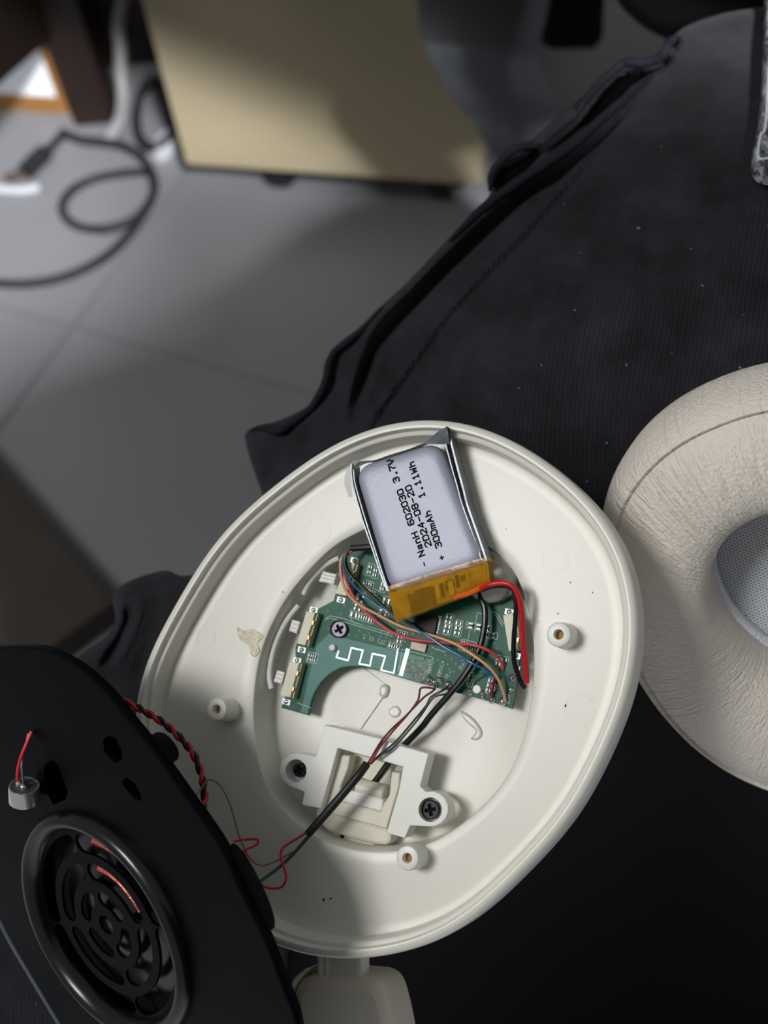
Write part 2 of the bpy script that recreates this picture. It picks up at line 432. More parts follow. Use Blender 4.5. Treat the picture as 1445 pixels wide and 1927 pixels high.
# the edge of the top throws the slanting shadow across the cabinet front
nA = np.cross(B - A, [0, 0, 1.0])
def on_front(px, py):
    r = MW @ cdir(px, py); return CAM + r * (((A - CAM) @ nA) / (r @ nA))
LAMP2 = np.array([0.72, -1.6, 2.5])
def up_to(p, z): return p + (LAMP2 - p) * ((z - p[2]) / (LAMP2[2] - p[2]))
Q1 = up_to(on_front(318, 112), 0.705); Q2 = up_to(on_front(780, 322), 0.705)
Q0 = Q1 + 2.3 * (Q1 - Q2)
tl = [(Q2[0], Q2[1]), (0.30, 0.22), (0.98, 0.22), (0.98, 1.56), (-0.44, 1.56), (-0.44, 1.02), (Q0[0], Q0[1])]
r0 = [inv @ Vector((x, y, 0.70)) for x, y in tl]; r1 = [inv @ Vector((x, y, 0.725)) for x, y in tl]
tp = MB(); tp.loft([r0, r1], cap0=True, cap1=True); tp.build('desktop', M_desk, desk, smooth=0)

# white cupboard with wooden edging, left of the desk leg
wp = on_z(-120, 214, 0.0); wq = on_z(128, 229, 0.0); wa = math.atan2(wq[1] - wp[1], wq[0] - wp[0]); wl = float(np.linalg.norm(wq - wp))
cup_b = thing('cupboard', zmat((wp[0], wp[1] + 0.012, 0), wa), 'white cupboard front edged in orange-brown wood, left of the dark desk leg', 'cupboard')
b = MB(); b.box((wl / 2, 0.02, 0.009), (wl, 0.04, 0.018)); lab(b.build('plinth', M_wood, cup_b, smooth=0), 'orange-brown wooden plinth')
b = MB(); b.box((wl - 0.004, 0.02, 0.333), (0.008, 0.04, 0.63)); lab(b.build('edge_strip', M_wood, cup_b, smooth=0), 'orange-brown wooden edge')
b = MB(); b.box(((wl - 0.008) / 2, 0.02, 0.333), (wl - 0.0085, 0.034, 0.629)); b.build('front_panel', M_white, cup_b, smooth=0)

# brown bench at the left edge
bp0 = on_z(-40, 838, 0.03); bp1 = on_z(212, 1132, 0.03)
ba = math.atan2(bp1[1] - bp0[1], bp1[0] - bp0[0])
bench = thing('footboard', zmat((bp0[0], bp0[1], 0), ba), 'dark brown wooden footboard lying on the grey floor at the left', 'board')
bl = float(np.linalg.norm(bp1 - bp0))
b = MB(); b.prism([(-0.5, -0.4), (bl, -0.4), (bl, 0), (-0.5, 0)], 6, 30, bev=1.5); b.build('seat_board', M_bench, bench, smooth=0)
for x, y in ((-0.46, -0.05), (bl - 0.05, -0.06), (-0.46, -0.36), (bl - 0.05, -0.36)):
    b = MB().box((x, y, 0.003), (0.04, 0.04, 0.006)); b.build('foot_pad', M_bench, bench, smooth=0)

# chair bracket, grey-black, in front of the cabinet
st = [((784, -90), (1004, -90), (1046, -90), .70), ((782, 0), (995, 0), (1037, 0), .70), ((786, 62), (977, 62), (1024, 62), .70), ((798, 103), (964, 103), (1019, 103), .70),
      ((814, 138), (958, 138), (1030, 140), .71), ((846, 185), (963, 185), (1052, 190), .73), ((895, 252), (984, 255), (1082, 258), .77), ((960, 345), (1025, 350), (1128, 352), .82), ((1010, 420), (1060, 425), (1160, 425), .87)]
chair = thing('chair', Matrix.Translation(Vector(at(900, 100, .70))), 'grey-black plastic chair frame bent in front of the beige cabinet', 'chair')
O = np.array(at(900, 100, .70)); rings = []
for fl, fr, br, d_ in st:
    a0 = at(*fl, d_) - O; a1 = at(*fr, d_) - O; a2 = at(*br, d_ + 0.03) - O; a3 = a2 + (a0 - a1)
    e = 0.08
    rings.append([a0 * (1 - e) + a1 * e, a1 * (1 - e) + a0 * e, a1 * (1 - e) + a2 * e, a2 * (1 - e) + a1 * e, a2 * (1 - e) + a3 * e, a3, a0 * (1 - e) + a3 * e])
rs = []
for i in range(len(rings[0])): rs.append(spline([r[i] for r in rings], 5))
rings = [[rs[i][k] for i in range(len(rs))] for k in range(len(rs[0]))]
b = MB().loft(rings, cap0=True, cap1=True); b.build('arm_bracket', M_chair, chair, smooth=50)
bt = np.mean(rings[-1], 0) + O
MB().tube([bt - O + np.array([0, 0, .02]), np.array([bt[0] + .02, bt[1] + .03, .05]) - O], .016, 16).build('post', M_chair, chair)
for k_ in range(5):
    a_ = 2 * math.pi * k_ / 5 + .9; e_ = np.array([bt[0] + .02, bt[1] + .03, .05]) - O
    MB().tube([e_, e_ + np.array([.10 * math.cos(a_), .10 * math.sin(a_), -.01]), e_ + np.array([.20 * math.cos(a_), .20 * math.sin(a_), -.032])], [.018, .014, .010], 12).build('foot', M_chair, chair) if k_ in (4,) else None
b = MB(); M_blk = mat('chair_black', (10, 10, 11), 0.6)
q = [at(x, y, .80) - O for x, y in ((1015, -60), (1140, -60), (1134, 70), (1118, 90), (1040, 92), (1016, 80))]
back = [p + MW @ np.array([0.01, 0.02, -0.06]) for p in q]
b.loft([q, back], cap0=True, cap1=True); b.build('seat_underside', M_blk, chair, smooth=30)

# cables on the floor
def floor_cable(pts, r, z=None):
    return [tuple(on_z(x, y, r if z is None else z)) for x, y in spline(pts, 6)]
pts = [(-60, 528), (0, 533), (60, 533), (130, 518), (200, 482), (250, 432), (284, 378), (291, 345), (276, 325), (235, 326), (180, 336), (135, 358), (116, 390), (132, 418), (170, 431), (215, 427), (258, 408), (288, 366), (286, 325), (262, 292), (225, 272), (185, 266), (150, 262), (120, 250)]
P = [np.array(p) for p in spline(pts, 8)]
b = MB(); R_ = 0.0042
world_pts = []
for i, p in enumerate(P):
    k = i / (len(P) - 1); z = R_ + (0.009 if k > 0.62 else 0.0) * min(1, max(0, (k - 0.58) / 0.06))
    world_pts.append(tuple(on_z(p[0], p[1], z)))
b.tube(world_pts, R_, 8)
tag(b.build('power_cable', M_cableb), 'black cable lying on the grey floor with one round loop', 'cable')
b = MB(); o_ = None
pc = thing('plug_cable', Matrix.Translation(Vector(on_z(60, 315, 0))), 'black cable with a thick plug end below the white cupboard', 'cable')
Oc = np.array(on_z(60, 315, 0))
b = MB().tube([np.array(p) - Oc for p in floor_cable([(120, 246), (112, 258), (102, 270), (88, 284)], 0.004)], 0.004, 8); b.build('cord', M_cableb, pc)
g = [np.array(p) - Oc for p in floor_cable([(92, 280), (70, 300), (46, 324)], 0.008)]
b = MB().tube(g, [0.004 + 0.005 * min(1, 4 * i / (len(g) - 1)) for i in range(len(g))], 10); b.build('plug', M_cableb, pc)
g = [np.array(p) - Oc for p in floor_cable([(44, 325), (30, 330), (8, 336)], 0.006)]
b = MB().tube(g, 0.0045, 8); lab(b.build('pin', M_comp, pc), 'grey plug tip')
b = MB().tube(floor_cable([(-30, 352), (10, 357), (45, 358), (74, 352)], 0.004), 0.0042, 8)
tag(b.build('white_cord', M_plugw), 'short white cord end on the floor at the left edge, under the black plug', 'cable')
hp = [at(236, -60, 1.22), at(229, 0, 1.22), at(222, 45, 1.225), at(226, 90, 1.23), at(228, 140, 1.24), at(231, 180, 1.25), at(226, 222, 1.27), tuple(on_z(205, 262, 0.008))]
b = MB().tube(spline(hp, 6), 0.0062, 8)
tag(b.build('hanging_cable', M_cablew), 'grey-white cable hanging down beside the cabinet to the floor', 'cable')
for k, (cx_, cy_, rx, ry) in enumerate(((290, 215, 36, 60),)):
    b = MB(); pts = []
    for i in range(0, 97):
        t = 2 * math.pi * i / 32
        pts.append(tuple(on_z(cx_ + (rx + 5 * math.sin(i * 0.21)) * math.cos(t), cy_ + (ry + 7 * math.sin(i * 0.17)) * math.sin(t), 0.006 + 0.010 * (i / 32) + 0.004 * math.sin(t * 0.7))))
    b.tube(pts, 0.0038, 7)
    tag(b.build('coiled_cable', M_cableb), 'coil of thin black cable squeezed between desk leg and cabinet', 'cable')
pa = on_z(312, 285, 0); pb = on_z(286, 306, 0)
aa = math.atan2(pb[1] - pa[1], pb[0] - pa[0])
b = MB(); b.prism([(-.016, -.008), (.016, -.008), (.016, .008), (-.016, .008)], 0, 16, bev=2)
o = b.build('power_plug', M_plugw); o.matrix_world = zmat(pa, aa)
tag(o, 'pale grey plug lying at the foot of the cabinet among black cables', 'plug')

# ------------------------------------------------------------------ person: lap and thigh in black twill trousers
def trousers_mat():
    m = mat('black_twill', (31, 31, 38), 0.85, spec=0.15, sheen=0.04)
    nt = m.node_tree; b = nt.nodes['Principled BSDF']
    b.inputs['Sheen Roughness'].default_value = 0.5
    uv = nt.nodes.new('ShaderNodeUVMap'); uv.uv_map = 'cloth'
    wv = nt.nodes.new('ShaderNodeTexWave'); wv.wave_type = 'BANDS'; wv.bands_direction = 'X'
    wv.inputs['Scale'].default_value = 1.0; wv.inputs['Distortion'].default_value = 1.2; wv.inputs['Detail'].default_value = 2; wv.inputs['Detail Scale'].default_value = 0.7
    mp = nt.nodes.new('ShaderNodeMapping'); mp.inputs['Rotation'].default_value = (0, 0, math.radians(10)); mp.inputs['Scale'].default_value = (0.30, 0.30, 0.30)
    nt.links.new(uv.outputs['UV'], mp.inputs['Vector']); nt.links.new(mp.outputs['Vector'], wv.inputs['Vector'])
    bp = nt.nodes.new('ShaderNodeBump'); bp.inputs['Strength'].default_value = 0.4; bp.inputs['Distance'].default_value = 0.0003
    nz = nt.nodes.new('ShaderNodeTexNoise'); nz.inputs['Scale'].default_value = 0.9; nz.inputs['Detail'].default_value = 6
    nt.links.new(uv.outputs['UV'], nz.inputs['Vector'])
    ad = nt.nodes.new('ShaderNodeMath'); ad.operation = 'MULTIPLY_ADD'; ad.inputs[1].default_value = 0.6
    nt.links.new(nz.outputs['Fac'], ad.inputs[0]); nt.links.new(wv.outputs['Fac'], ad.inputs[2])
    nt.links.new(ad.outputs[0], bp.inputs['Height']); nt.links.new(bp.outputs['Normal'], b.inputs['Normal'])
    # worn, greyish patches
    n2 = nt.nodes.new('ShaderNodeTexNoise'); n2.inputs['Scale'].default_value = 0.05; n2.inputs['Detail'].default_value = 7; n2.inputs['Roughness'].default_value = 0.65
    nt.links.new(uv.outputs['UV'], n2.inputs['Vector'])
    rp = nt.nodes.new('ShaderNodeValToRGB'); rp.color_ramp.elements[0].position = 0.35; rp.color_ramp.elements[1].position = 0.75
    rp.color_ramp.elements[0].color = lin((26, 26, 30)); rp.color_ramp.elements[1].color = lin((50, 51, 58))
    mx = nt.nodes.new('ShaderNodeMix'); mx.data_type = 'RGBA'; mx.blend_type = 'MULTIPLY'; mx.inputs['Factor'].default_value = 0.35
    nt.links.new(n2.outputs['Fac'], rp.inputs['Fac']); nt.links.new(rp.outputs['Color'], mx.inputs['A'])
    rp2 = nt.nodes.new('ShaderNodeValToRGB'); rp2.color_ramp.elements[0].color = (0.45, 0.45, 0.45, 1)
    nt.links.new(wv.outputs['Fac'], rp2.inputs['Fac']); nt.links.new(rp2.outputs['Color'], mx.inputs['B'])
    nt.links.new(mx.outputs['Result'], b.inputs['Base Color'])
    return m
M_twill = trousers_mat()
M_thread = mat('dark_thread', (24, 25, 34), 0.8)
ctl = []
for x, y in ((450, 1100), (735, 1000), (735, 1300), (560, 1550), (400, 1250), (480, 1450), (880, 1400)): ctl.append((x, y, CUP.depth(x, y, -30)))
ctl += [(1040, 1100, .306), (1180, 1010, .318), (1210, 1260, .330)]
ctl += [(1300, 50, .372), (1600, 20, .38), (1100, 170, .355), (930, 330, .345), (780, 511, .335), (620, 670, .333), (470, 815, .335), (212, 1125, .335), (143, 1240, .33), (0, 1500, .318),
        (0, 1900, .312), (250, 1900, .312), (-150, 2000, .315), (735, 1927, .43), (1000, 1760, .50), (1200, 1600, .49), (1445, 1927, .62), (1300, 600, .300), (1445, 300, .312), (1000, 600, .306), (800, 720, .315),
        (1250, 900, .300), (1500, 1100, .305), (1400, 1470, .40), (1900, 500, .34), (2000, 1500, .48), (1300, 2500, .55), (500, 2500, .42), (2800, 1000, .40), (1700, 2800, .6), (400, 1000, .322)]
cp = np.array(ctl); XY = cp[:, :2] / 1000.0
def tps(r2): return np.where(r2 > 0, r2 * np.log(r2 + 1e-12), 0)
n_ = len(XY)
K = tps(((XY[:, None] - XY[None]) ** 2).sum(-1)) + np.eye(n_) * 0.002
Pm = np.hstack([np.ones((n_, 1)), XY]); Am = np.block([[K, Pm], [Pm.T, np.zeros((3, 3))]])
wts = np.linalg.solve(Am, np.concatenate([cp[:, 2], np.zeros(3)]))
def lap_depth(px, py):
    q = np.stack([px, py], -1) / 1000.0
    r2 = ((q[..., None, :] - XY) ** 2).sum(-1)
    return tps(r2) @ wts[:n_] + wts[n_] + q @ wts[n_ + 1:]
edge = [(1640, -10), (1520, 0), (1445, 12), (1360, 25), (1288, 50), (1262, 74), (1250, 94), (1236, 110), (1205, 116), (1178, 115), (1148, 134), (1102, 176), (1056, 213), (1001, 262), (950, 295), (927, 331), (922, 364), (895, 396), (849, 442), (803, 492), (756, 540), (707, 585), (672, 622), (628, 658), (611, 682), (606, 717), (584, 760), (527, 790), (484, 801), (462, 816), (466, 845), (481, 886), (497, 930), (490, 985), (440, 1040), (380, 1076), (340, 1083), (310, 1073), (253, 1089), (222, 1107), (212, 1126), (217, 1165), (202, 1196), (143, 1240), (100, 1300), (40, 1420), (-20, 1560), (-90, 1750), (-180, 1960), (-260, 2100)]
E_ = np.array(spline(edge, 14))
seg = np.concatenate([[0], np.cumsum(np.linalg.norm(np.diff(E_, axis=0), axis=1))])
NS = 470
ss = np.linspace(0, seg[-1], NS)
E_ = np.stack([np.interp(ss, seg, E_[:, 0]), np.interp(ss, seg, E_[:, 1])], -1)
B0, B1 = np.array([3000., 760.]), np.array([1000., 3300.])
B_ = B0 + (B1 - B0) * (ss / seg[-1])[:, None]
tt = np.concatenate([np.linspace(0, 0.04, 24)[:-1], np.linspace(0.04, 0.13, 36)[:-1], np.linspace(0.13, 1, 70)])
G = E_[:, None] + (B_ - E_)[:, None] * tt[None, :, None]
PX, PY = G[..., 0], G[..., 1]
D = lap_depth(PX, PY)
def pdist(line, PX, PY):
    best = np.full(PX.shape, 1e9); prm = np.zeros(PX.shape)
    L = spline(line, 5); nL = len(L)
    for i in range(nL - 1):
        a = np.array(L[i]); b_ = np.array(L[i + 1]); ab = b_ - a; l2 = ab @ ab + 1e-9
        t = np.clip(((PX - a[0]) * ab[0] + (PY - a[1]) * ab[1]) / l2, 0, 1)
        d = np.hypot(PX - a[0] - t * ab[0], PY - a[1] - t * ab[1])
        m = d < best; best = np.where(m, d, best); prm = np.where(m, (i + t) / (nL - 1), prm)
    return best, prm
def fold(line, amp, w, fade=0.08):
    """amp in mm towards the viewer (negative = groove), w in px"""
    d, t = pdist(line, PX, PY)
    e = np.clip(np.minimum(t, 1 - t) / fade, 0, 1); e = np.where((t <= 0) | (t >= 1), 0, e)
    return amp * np.exp(-(d / w) ** 2) * e
H = np.zeros(PX.shape)
# rounding off at the outer edge
de = np.linalg.norm(G - E_[:, None], axis=-1)
H -= 5.0 * np.exp(-(de / 9.0))
lip = [(1262, 92), (1236, 124), (1190, 126), (1156, 148), (1110, 192), (1062, 228), (1008, 276), (955, 310)]
slit = [(1262, 100), (1240, 128), (1212, 139), (1172, 145), (1140, 172), (1112, 208), (1090, 236), (1050, 268), (1016, 290)]
pocket = [(1016, 286), (980, 305), (950, 330), (935, 356)]
ridge2 = [(1216, 152), (1162, 208), (1118, 246), (1070, 287), (1018, 322), (960, 362), (895, 412), (840, 466), (790, 518), (742, 566), (706, 606), (676, 640)]
groove2 = [(1200, 178), (1160, 226), (1120, 266), (1080, 300), (1045, 335), (992, 366), (950, 404), (918, 434), (870, 480), (826, 522), (780, 570), (742, 608), (712, 646), (700, 670), (690, 700), (674, 746), (664, 805)]
seam = [(1224, 165), (1190, 215), (1166, 249), (1120, 300), (1074, 351), (1030, 402), (987, 452), (940, 500), (895, 545), (838, 612), (789, 682), (750, 736), (713, 790), (690, 830)]
hem = [(720, 575), (672, 640), (640, 665), (630, 695), (624, 728), (600, 762), (556, 800), (532, 818), (500, 806), (478, 806)]
H += fold(lip, 3.6, 10) + fold(slit, -11, 9) + fold(pocket, -12, 15, .2) + fold(ridge2, 5.0, 13) + fold(groove2, -9.0, 11) + fold(seam, -1.7, 4.5, .03)
H += fold([(p[0] - 12, p[1] - 9) for p in seam], 0.8, 9)
H += fold([(x - 18, y - 20) for x, y in groove2[6:]], 1.4, 14)
H += fold(hem, -2.6, 5) + fold([(x - 8, y - 8) for x, y in hem], 2.2, 7) + fold([(640, 560 + 140), (650, 740), (640, 790), (600, 850)], -2.0, 22, .25) + fold([(720, 640), (696, 720), (684, 790)], 1.6, 20, .2)
H += fold([(560, 880), (600, 850), (640, 830)], 1.5, 20, .3)
H += fold([(225, 1122), (240, 1112), (260, 1096), (300, 1090)], 1.5, 9, .2) + fold([(262, 1118), (262, 1150), (250, 1185), (232, 1225), (214, 1260)], 2.2, 11, .2) + fold([(240, 1135), (242, 1165), (228, 1200), (206, 1235), (188, 1262)], -5.0, 9, .2)
H += fold([(310, 1120), (290, 1180), (270, 1240), (250, 1300)], -2.0, 14, .25)
# the little loop at the top of the pocket and soft creases on the leg
H += fold([(1270, 78), (1284, 90), (1278, 104), (1262, 112)], 2.0, 6, .2) + fold([(1268, 92), (1272, 98)], -3.0, 6, .3)
H += fold([(1310, 80), (1345, 105), (1380, 130), (1420, 150)], 1.0, 14, .3) + fold([(1230, 560), (1330, 530), (1445, 520)], 1.6, 40, .3) + fold([(1180, 470), (1260, 500), (1340, 580)], -0.8, 35, .3) + fold([(1180, 610), (1300, 640), (1445, 660)], -1.0, 45, .3)
rng = np.random.default_rng(3)
for k in range(9):
    fx, fy, ph = rng.uniform(-9, 9), rng.uniform(-9, 9), rng.uniform(0, 6.3)
    H += 0.10 * np.sin(PX / 1000 * fx * 2.2 + PY / 1000 * fy * 2.2 + ph)
Dn = D - H * 1e-3 * 0.95
R0 = np.stack([(PX - CX) / F, -(PY - CY) / F, -np.ones_like(PX)], -1) * Dn[..., None]
W = CAM + R0 @ MW.T
# skirt: the side of the leg falls away under the outer edge, and the far sides go down to the seat
ptsW = W.reshape(-1, 3); nT = len(tt)
inner = (W[:, 0] - W[:, 6]); inner[:, 2] = 0
inner /= (np.linalg.norm(inner, axis=1, keepdims=True) + 1e-9)
sk = []
for dz_, out in ((-0.004, 0.0008), (-0.010, 0.0), (-0.025, -0.006), (-0.06, -0.018), (-0.11, -0.035)):
    r = W[:, 0].copy(); r[:, 2] += dz_; r += inner * out; sk.append(r)
allv = np.concatenate([W] + [s[:, None] for s in sk], axis=1) if False else np.concatenate([np.stack(sk[::-1], 1), W], axis=1)
nk = allv.shape[1]
Vv = allv.reshape(-1, 3); Fq = []
for i in range(NS - 1):
    for j in range(nk - 1):
        Fq.append((i * nk + j, i * nk + j + 1, (i + 1) * nk + j + 1, (i + 1) * nk + j))
# underside: close the body
base = len(Vv)
loop = [i * nk for i in range(NS)] + [(NS - 1) * nk + j for j in range(1, nk)] + [i * nk + nk - 1 for i in range(NS - 2, -1, -1)] + [j for j in range(nk - 2, 0, -1)]
zb = float(Vv[loop][:, 2].min()) - 0.03
low = Vv[loop].copy(); low[:, 2] = zb
Vall = np.concatenate([Vv, low, low.mean(0, keepdims=True)])
nl = len(loop)
for k in range(nl):
    a, b_ = loop[k], loop[(k + 1) % nl]; c_, d_ = base + k, base + (k + 1) % nl
    Fq.append((a, b_, d_, c_)); Fq.append((c_, d_, base + nl))
bo = np.array(at(900, 600, .31))
me = bpy.data.meshes.new('trousers'); me.from_pydata([tuple(v - bo) for v in Vall], [], Fq); me.materials.append(M_twill)
uvl = me.uv_layers.new(name='cloth')
lx = (Vall - bo) @ CUP.X * 1000; ly = (Vall - bo) @ CUP.Y * 1000
li = np.zeros(len(me.loops), dtype=np.int32); me.loops.foreach_get('vertex_index', li)
uvl.data.foreach_set('uv', np.stack([lx[li], ly[li]], -1).astype(np.float32).ravel())
me.polygons.foreach_set('use_smooth', [True] * len(me.polygons)); me.update()
person = thing('person', Matrix.Translation(Vector(bo)), 'seated person in worn black twill trousers, lap and thigh in view, under the opened headphones', 'person')
tr = bpy.data.objects.new('trousers', me); COL.objects.link(tr); tr.parent = person
def lap_pt(x, y, up=0.0006):
    """point of the cloth surface nearest to the line of sight through x, y"""
    k = np.argmin((PX - x) ** 2 + (PY - y) ** 2); i, j = divmod(int(k), nT)
    return W[i, j] + CUP.Z * up
def cloth_tube(line, r, up, name, taper=True):
    P_ = spline(line, 7); n_p = len(P_); pts = [lap_pt(x, y, up) - bo for x, y in P_]
    for _ in range(2): pts = [pts[0]] + [(pts[i - 1] + 2 * pts[i] + pts[i + 1]) / 4 for i in range(1, n_p - 1)] + [pts[-1]]
    rr = [r * (min(1, .25 + 5 * min(i, n_p - 1 - i) / n_p) if taper else 1) for i in range(n_p)]
    o = MB().tube(pts, rr, 10).build(name, M_twill2, tr, smooth=60)
    return o
M_twill2 = mat('black_twill_welt', (30, 31, 38), 0.85, spec=0.12, bump=.3, bscale=900, bdist=.0002)
M_pocket_shade = mat('pocket_shade_black', (5, 5, 6), 0.9, spec=0.05)  # near-black patches paint the shade inside the pocket opening
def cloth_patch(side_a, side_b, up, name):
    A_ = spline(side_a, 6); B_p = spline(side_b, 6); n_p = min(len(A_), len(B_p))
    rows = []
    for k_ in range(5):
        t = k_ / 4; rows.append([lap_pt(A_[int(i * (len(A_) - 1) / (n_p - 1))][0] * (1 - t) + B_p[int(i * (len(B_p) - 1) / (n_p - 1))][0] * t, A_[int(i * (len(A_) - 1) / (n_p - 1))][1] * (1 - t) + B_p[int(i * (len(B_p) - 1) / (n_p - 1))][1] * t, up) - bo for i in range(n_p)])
    return MB().loft(rows, closed=False).build(name, M_pocket_shade, tr, smooth=60)
cloth_patch([(1256, 108), (1236, 124), (1208, 131), (1172, 137), (1142, 164), (1112, 202), (1088, 234)], [(1250, 122), (1232, 138), (1212, 150), (1188, 168), (1158, 192), (1124, 222), (1092, 244)], .0008, 'pocket_shade')
cloth_patch([(1012, 282), (982, 291), (950, 313), (936, 336), (931, 360)], [(1020, 290), (1000, 310), (976, 330), (955, 345), (936, 360)], .0008, 'pocket_shade')
cloth_tube([(1284, 88), (1276, 80), (1262, 84), (1254, 98), (1236, 118), (1205, 123), (1176, 124), (1148, 146), (1108, 188), (1084, 226)], .0013, .0016, 'pocket_welt')
cloth_tube([(1230, 146), (1200, 168), (1162, 204), (1118, 242), (1070, 284), (1018, 319), (960, 359), (895, 409), (850, 455)], .0013, .0012, 'pocket_welt')
cloth_tube([(1024, 276), (985, 280), (948, 301), (928, 332), (924, 362)], .0011, .0012, 'pocket_welt')
cloth_tube([(724, 577), (676, 626), (636, 660), (620, 690), (614, 720), (592, 764), (548, 800), (526, 812), (498, 806), (470, 812)], .0010, .0008, 'hem_edge')
# stitches along the side seam
b = MB(); sp = spline(seam[1:-1], 10)
for i in range(0, len(sp) - 1, 2):
    a = lap_pt(sp[i][0] - 9, sp[i][1] - 7, .0002) - bo; c = lap_pt(sp[i + 1][0] - 9, sp[i + 1][1] - 7, .0002) - bo
    if np.linalg.norm(c - a) > 1e-5: b.tube([a, c], 0.00016, 5)
o = b.build('stitching', M_thread, tr); o['kind'] = 'stuff'
b = MB()
for x, y in ((1081, 585), (1399, 588), (1243, 277), (1385, 1745), (1020, 690), (1262, 662), (1150, 840), (1060, 386), (1090, 475), (1208, 434), (1330, 545), (1320, 640), (985, 735), (1100, 900), (1440, 420), (1180, 690), (1402, 700), (1300, 470), (69, 1888), (90, 1895)):
    p = lap_pt(x, y, .0003) - bo; s_ = random.uniform(.00008, .00022)
    dv = np.array([random.uniform(-1, 1), random.uniform(-1, 1), .1]); dv = dv / np.linalg.norm(dv) * s_ * 2
    b.tube([p - dv, p, p + dv], [s_ * .5, s_, s_ * .5], 5)
o = b.build('lint', M_lint, tr); o['kind'] = 'stuff'
# dark jacket over the hip, at the top
b = MB(); rings = []
cj = np.array(at(1420, -60, .47))
for i in range(1, 16):
    th = math.pi * i / 16; rings.append([cj - bo + MW @ np.array([0.055 * math.sin(th) * math.cos(p) * (1 + .05 * math.sin(3 * p)), 0.028 * math.cos(th), 0.04 * math.sin(th) * math.sin(p)]) for p in (2 * math.pi * k / 32 for k in range(32))])
b.loft(rings, cap0=True, cap1=True)
M_jack_shade = mat('black_jacket_and_shade', (6, 6, 8), 0.9, spec=0.15)  # jacket black, also the colour of the painted lap shade
lab(b.build('jacket_hem', M_jack_shade, person), 'black garment hem over the hip')
b = MB(); rings = []  # unseen headless torso, added behind the camera to shade cup and lap
for z_, wx, wy, oy in ((.44, .20, .13, 0), (.56, .195, .125, 0), (.70, .20, .12, 0), (.84, .215, .115, -.005), (.93, .225, .105, -.01), (.985, .215, .09, -.015), (1.01, .12, .07, -.02), (1.05, .065, .06, -.03), (1.09, .062, .058, -.03)):
    rings.append([np.array([.21 + wx * math.copysign(abs(math.cos(p)) ** .8, math.cos(p)), -.21 + oy + wy * math.copysign(abs(math.sin(p)) ** .8, math.sin(p)), z_]) - bo for p in (2 * math.pi * k / 40 for k in range(40))])
b.loft(rings, cap0=True, cap1=True); b.build('unseen_torso_blocker', M_jack_shade, person, smooth=60)

# near-black sheet paints the deep shade on the lap at the bottom right
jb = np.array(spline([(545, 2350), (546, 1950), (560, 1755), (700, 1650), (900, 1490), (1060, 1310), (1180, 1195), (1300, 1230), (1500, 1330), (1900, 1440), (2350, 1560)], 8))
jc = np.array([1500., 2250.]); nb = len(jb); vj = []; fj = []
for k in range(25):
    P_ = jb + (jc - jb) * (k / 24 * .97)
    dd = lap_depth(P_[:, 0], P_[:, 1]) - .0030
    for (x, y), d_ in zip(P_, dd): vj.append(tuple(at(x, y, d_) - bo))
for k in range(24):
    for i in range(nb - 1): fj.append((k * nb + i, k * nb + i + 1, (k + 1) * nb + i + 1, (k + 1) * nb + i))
jf = MB().add(vj, fj).build('lap_shade_sheet', M_jack_shade, person, smooth=80, weld=False)
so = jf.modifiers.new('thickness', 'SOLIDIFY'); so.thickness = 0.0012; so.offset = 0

# cracked black leather strap at the top right
M_strap = mat('cracked_leather', (60, 62, 68), 0.35, spec=0.6, bump=0.8, bscale=500, bdist=0.0008, var=0.5, vscale=400)
nt = M_strap.node_tree; bs = nt.nodes['Principled BSDF']
vo = nt.nodes.new('ShaderNodeTexNoise'); vo.inputs['Scale'].default_value = 420; vo.inputs['Detail'].default_value = 8; vo.inputs['Roughness'].default_value = 0.7
tc = nt.nodes.new('ShaderNodeTexCoord'); mpp = nt.nodes.new('ShaderNodeMapping'); mpp.inputs['Scale'].default_value = (1, 0.35, 1)
nt.links.new(tc.outputs['Object'], mpp.inputs['Vector']); nt.links.new(mpp.outputs['Vector'], vo.inputs['Vector'])
rp = nt.nodes.new('ShaderNodeValToRGB'); rp.color_ramp.elements[0].position = .44; rp.color_ramp.elements[1].position = .66
rp.color_ramp.elements[0].color = lin((40, 42, 48)); rp.color_ramp.elements[1].color = lin((190, 194, 200))
nt.links.new(vo.outputs['Fac'], rp.inputs['Fac']); nt.links.new(rp.outputs['Color'], bs.inputs['Base Color'])
d0_ = float(lap_depth(np.array(1445.), np.array(20.))); d1_ = float(lap_depth(np.array(1445.), np.array(310.)))
v_ = cdir(1445, 20) * d0_ - cdir(1445, 310) * d1_; nS = np.cross([1.0, 0, 0], v_); nS = nS / np.linalg.norm(nS); nS = nS if nS[2] > 0 else -nS
STF = Frame(1460, 310, d1_ - .0075, nS)
strap = thing('strap', STF.M, 'cracked grey-black leather strap end with pale stitching, hanging over the thigh', 'strap')
outl = [(1448, -30), (1443, 10), (1440, 80), (1437, 140), (1432, 200), (1426, 240), (1420, 270), (1417, 295), (1420, 312), (1429, 324), (1445, 330), (1470, 331), (1486, 324), (1494, 308), (1497, 280), (1500, 200), (1502, 100), (1504, -30)]
b = MB().prism(STF.poly(spline(outl, 4, True), 0), -2.5, 1.0, bev=1.0); b.build('strap_body', M_strap, strap)
b = MB().tube([STF.L(x, y, 1.2) for x, y in spline([(1458, -20), (1452, 60), (1446, 140), (1442, 220), (1438, 246), (1431, 256), (1427, 296), (1446, 298), (1482, 297)], 5)], 0.00035, 6)
lab(b.build('stitch_line', mat('pale_thread', (205, 208, 212), 0.5, bump=.6, bscale=1500), strap), 'pale stitching ridge')

